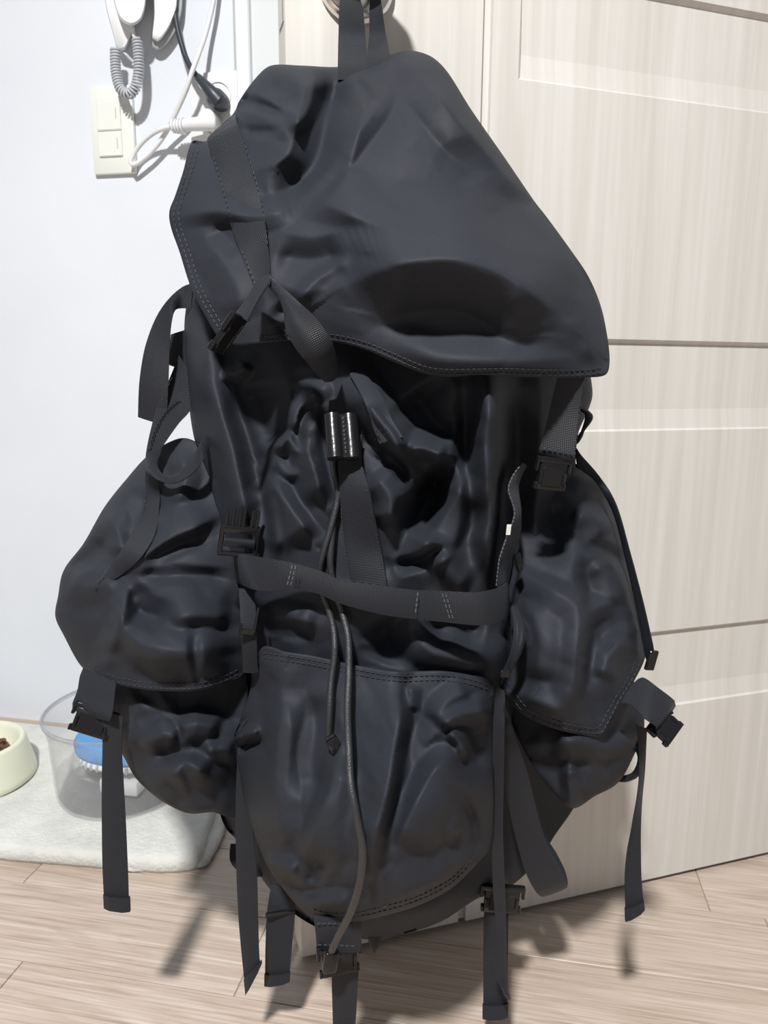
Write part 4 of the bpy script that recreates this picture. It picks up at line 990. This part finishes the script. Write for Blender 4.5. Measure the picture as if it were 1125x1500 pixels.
for k in range(4):
    c0 = W1(255 + k*4.6, 185, .038); bm = bmesh.new(); lathe(bm, frame(c0, Z3, -NW, TW), [(.0068, -.0011), (.0098 + .0006*k, -.0011), (.0098 + .0006*k, .0011), (.0068, .0011)], 18); bm_link('rib', bm, MAT['whitepl'], parent=wp)
bm = bmesh.new(); lathe(bm, frame(W1(313, 181, .006), TW, Z3, -NW), [(0, 0), (.0130, 0), (.0138, .005), (.0138, .022), (.012, .028), (0, .030)], 28); bm_link('plug_head', bm, MAT['ivory'], parent=wp)

# door phone with coiled cord
ph = empty('door_phone', W1(205, 75, .0), 'white wall door phone with handset and grey coiled cord', 'door phone')
def prism(name, outline, e0, e1, mat, parent, bev=.004):
    """smooth closed outline on the wall extruded from e0 to e1 out of it, rounded front edge"""
    ol = catmull(outline, True, 6); c = ol.mean(0); rings = []
    for e, sh in ((e0, 1.0), (e1 - bev, 1.0), (e1 - bev*.35, .985), (e1, .95)):
        rings.append([W1(*(c + (p - c)*sh), e) for p in ol])
    n = len(ol); vs_ = [p for r in rings for p in r]; fs = []
    for i in range(len(rings) - 1):
        for k in range(n): k2 = (k+1) % n; fs.append([i*n + k, i*n + k2, (i+1)*n + k2, (i+1)*n + k])
    fs.append([k for k in range(n)][::-1]); fs.append([(len(rings)-1)*n + k for k in range(n)])
    o = link(name, vs_, fs, mat, parent); o.data.set_sharp_from_angle(angle=.8); return o
prism('cradle', [(150, -120), (150, -40), (155, 10), (166, 52), (172, 72), (182, 74), (189, 60), (196, 40), (206, 20), (212, -30), (212, -120)], 0, .028, MAT['whitepl'], ph, .008)
prism('handset', [(160, -120), (161, -30), (166, 0), (176, 28), (192, 38), (206, 30), (213, 8), (214, -30), (212, -120)], .026, .060, MAT['whitepl'], ph, .016)
ch = empty('door_chime', W1(235, 75, .0), 'white rounded chime box with grey lower edge beside the door phone', 'chime')
prism('back_plate', [(223, -110), (224, 20), (221, 66), (230, 74), (243, 66), (259, 42), (267, 10), (267, -110)], 0, .018, MAT['greypl'], ch, .004)
prism('cover', [(224, -110), (226, 20), (223, 57), (231, 61), (239, 54), (251, 34), (259, 6), (260, -110)], .017, .030, MAT['whitepl'], ch, .006)
# coil
q = catmull(np.array([(169, 70, .036), (169, 90, .036), (171, 112, .037), (177, 131, .038), (188, 138, .038), (198, 129, .038), (203, 108, .038), (203, 85, .038), (201, 58, .038)], float), False, 1.0)
cp_ = np.array([W1(*a) for a in q]); L_ = np.r_[0, np.cumsum(np.linalg.norm(np.diff(cp_, axis=0), axis=1))]
ns = 1300; x = np.linspace(0, L_[-1], ns); cc = np.c_[np.interp(x, L_, cp_[:, 0]), np.interp(x, L_, cp_[:, 1]), np.interp(x, L_, cp_[:, 2])]
tg = np.gradient(cc, axis=0); tg /= np.linalg.norm(tg, axis=1)[:, None]; b1 = np.cross(tg, -NW); b1 /= np.linalg.norm(b1, axis=1)[:, None]; b2 = np.cross(tg, b1)
ph_ = 2*math.pi*x/.0042
tube('coiled_cord', cc + (b1*np.cos(ph_)[:, None] + b2*np.sin(ph_)[:, None])*.0062, .0018, MAT['coil'], ph, seg=6)
wtube('cord_neck', [(201, 60, .038), (196, 52, .042), (194, 40, .044)], .0028, MAT['whitepl'], ph)
wtube('wall_lead', [(182, 76, .02), (190, 86, .012), (198, 91, .006), (207, 88, .006), (211, 80, .006)], .0022, MAT['whitepl'], ph)

# ================================================================== PET CORNER
def slab(name, outline, z0, z1, mat, parent=None, origin=None, rnd=.007):
    ol = catmull(np.array(outline)*1000, True, 8)/1000; n = len(ol)
    dd = np.roll(ol, -1, 0) - np.roll(ol, 1, 0); nr = np.c_[dd[:, 1], -dd[:, 0]]; nr /= np.linalg.norm(nr, axis=1)[:, None]
    if np.mean(np.sum(nr*(ol - ol.mean(0)), 1)) < 0: nr = -nr
    rs_ = np.random.RandomState(5); vs_, fs = [], []
    prof = [(-rnd*.6, z0), (0, z0 + (z1-z0)*.3), (0, z0 + (z1-z0)*.65), (-rnd*.35, z1 - (z1-z0)*.1), (-rnd*1.3, z1)]
    for o_, z in prof:
        for k in range(n): p = ol[k] + nr[k]*(o_ + rs_.uniform(-.0006, .0006)); vs_.append(room(p[0], p[1], z))
    for i in range(len(prof) - 1):
        for k in range(n): k2 = (k+1) % n; fs.append([i*n + k, i*n + k2, (i+1)*n + k2, (i+1)*n + k])
    fs.append([k for k in range(n)][::-1])
    top = ol - nr*rnd*1.3; st = .012; g = np.array([(a, b_) for a in np.arange(top[:, 0].min(), top[:, 0].max(), st) for b_ in np.arange(top[:, 1].min(), top[:, 1].max(), st)])
    g = g[inside(g[:, 0], g[:, 1], top)]; d_, _, _ = seg_dist(g[:, 0], g[:, 1], np.vstack([top, top[:1]])); g = g[d_ > st*.5]; d_ = d_[d_ > st*.5]
    vo, _, fo, _, _, _ = delaunay_2d_cdt([Vector((float(a), float(b_))) for a, b_ in np.vstack([top, g])], [], [list(range(n))], 1, 1e-7)
    base_i = (len(prof) - 1)*n
    for k, q in enumerate(vo):
        if k >= n: vs_.append(room(q[0], q[1], z1 + (vnoise(np.array([q[0]*28 + 40]), np.array([q[1]*28 + 40]), 2)[0] - .5)*.004))
    for f in fo: fs.append([base_i + k for k in f])
    return link(name, vs_, fs, mat, parent, origin)
mt_o = empty('pet_mat', room(-.7, .93, 0), 'cream fluffy mat folded double under the pet bowls', 'mat')
ol1 = [(-1.25, .775), (-1.0, .766), (-.80, .762), (-.661, .769), (-.575, .775), (-.49, .781), (-.43, .787), (-.393, .797), (-.384, .812), (-.386, .86), (-.400, .93), (-.415, 1.02), (-.43, 1.075), (-.60, 1.088), (-.80, 1.092), (-1.05, 1.095), (-1.25, 1.095)]
slab('lower_fold', [(a, b_ + (.006 if b_ < .81 else 0)) for a, b_ in ol1 if a > -.5], 0.0, .012, MAT['mat'], mt_o)
ol2 = [(a - .018*min(1, max(0, (b_ - .785)/.06))*(a > -.45), b_ - (.002 if b_ < .79 else 0)) for a, b_ in ol1]
slab('upper_fold', ol2, .0004, .024, MAT['mat'], mt_o)
ZM = .0242

BC = (-.806, .910)
bowl = bmesh.new(); MB = M_ROOM @ Matrix.Translation((BC[0], BC[1], ZM)) 
lathe(bowl, MB, [(0, .004), (.074, .004), (.080, 0), (.0835, .003), (.0825, .012), (.071, .058), (.0685, .0625), (.064, .0625), (.060, .057), (.054, .038), (.042, .026), (0, .022)], 56)
bo = bm_link('pet_bowl', bowl, MAT['cream'], origin=room(BC[0], BC[1], ZM), sharp=1.2)
tag(bo, 'cream cone-sided pet bowl with brown kibble on the mat', 'bowl')
random.seed(8)
bm = bmesh.new(); bmesh.ops.create_icosphere(bm, subdivisions=2, radius=.0052)
for v_ in bm.verts: v_.co.z *= .62; v_.co *= 1 + random.uniform(-.10, .10)
kme = bpy.data.meshes.new('kibble'); bm.to_mesh(kme); bm.free(); kme.materials.append(MAT['kibble'])
layers = [(.0405, .048, 32), (.047, .045, 30), (.0535, .038, 22), (.0595, .027, 13), (.065, .012, 5)]
for z, rad, n_ in layers:
    for k in range(n_):
        a = k*2.39996; r_ = rad*math.sqrt((k + .5)/n_)
        if BC[0] + r_*math.cos(a) < -.815: continue          # out of the picture on the left
        ko = bpy.data.objects.new('kibble', kme); COL.objects.link(ko)
        ko.location = tuple(room(BC[0] + r_*math.cos(a), BC[1] + r_*math.sin(a), ZM + z + random.uniform(-.0006, .0006)))
        ko.rotation_euler = (random.uniform(-.6, .6), random.uniform(-.6, .6), random.uniform(0, 6))
        tag(ko, 'small brown kibble piece heaped in the cream pet bowl', 'kibble', 'kibble in the cream bowl')

TC = (-.571, .931)
MT_ = M_ROOM @ Matrix.Translation((TC[0], TC[1], ZM)) @ Matrix.Diagonal((1.06, 1.06, 1.06, 1))
tk = empty('water_tank', room(TC[0], TC[1], ZM), 'clear plastic pet water tank with blue filter sponge on the mat', 'water dispenser')
bm = bmesh.new()
lathe(bm, MT_, [(0, 0), (.080, 0), (.0865, .003), (.090, .010), (.0945, .090), (.0975, .112), (.100, .116), (.1005, .120), (.0985, .1215), (.0955, .114), (.0925, .090), (.088, .012), (.084, .005), (0, .003)], 64)
bm_link('tank_shell', bm, MAT['clear'], parent=tk, sharp=1.0)
bm = bmesh.new(); lathe(bm, MT_, [(.0985, .1165), (.1020, .1180), (.1024, .1208), (.0995, .1232), (.0975, .1205)], 64); bm_link('rim', bm, MAT['clear_rim'], parent=tk)
bm = bmesh.new(); lathe(bm, MT_, [(0, .0045), (.0835, .0055), (.0873, .012), (.0885, .036), (0, .036)], 64); bm_link('water', bm, MAT['water'], parent=tk, sharp=.5)
bm = bmesh.new(); lathe(bm, M_ROOM @ Matrix.Translation((TC[0], TC[1] + .004, ZM)), [(0, .055), (.070, .055), (.076, .060), (.077, .072), (.073, .080), (.060, .084), (0, .083)], 48, 1.0, .62); bm_link('filter_sponge', bm, MAT['blue'], parent=tk)['label'] = 'blue oval filter sponge inside the tank'
bm = bmesh.new(); lathe(bm, M_ROOM @ Matrix.Translation((TC[0], TC[1] + .004, ZM)), [(0, .046), (.072, .046), (.074, .049), (.072, .0545), (0, .0545)], 48, 1.0, .62); tray = bm_link('sponge_tray', bm, MAT['whitepl'], parent=tk)
for k in range(20):
    a = math.pi + math.pi*(k + .5)/20; bm = bmesh.new(); add_box(bm, M_ROOM @ Matrix.Translation((TC[0] + .0735*math.cos(a), TC[1] + .004 + .0735*.62*math.sin(a), ZM + .0500)), -.002, .002, -.002, .002, -.0045, .0045, .0005); bm_link('tray_slat', bm, MAT['greypl'], parent=tray, smooth=False)
bm = bmesh.new(); add_box(bm, MT_, -.018, .040, -.035, .010, .008, .030, .004, 2); add_box(bm, MT_, -.004, .008, -.03, -.02, .030, .040, .002); bm_link('pump', bm, MAT['whitepl'], parent=tk)
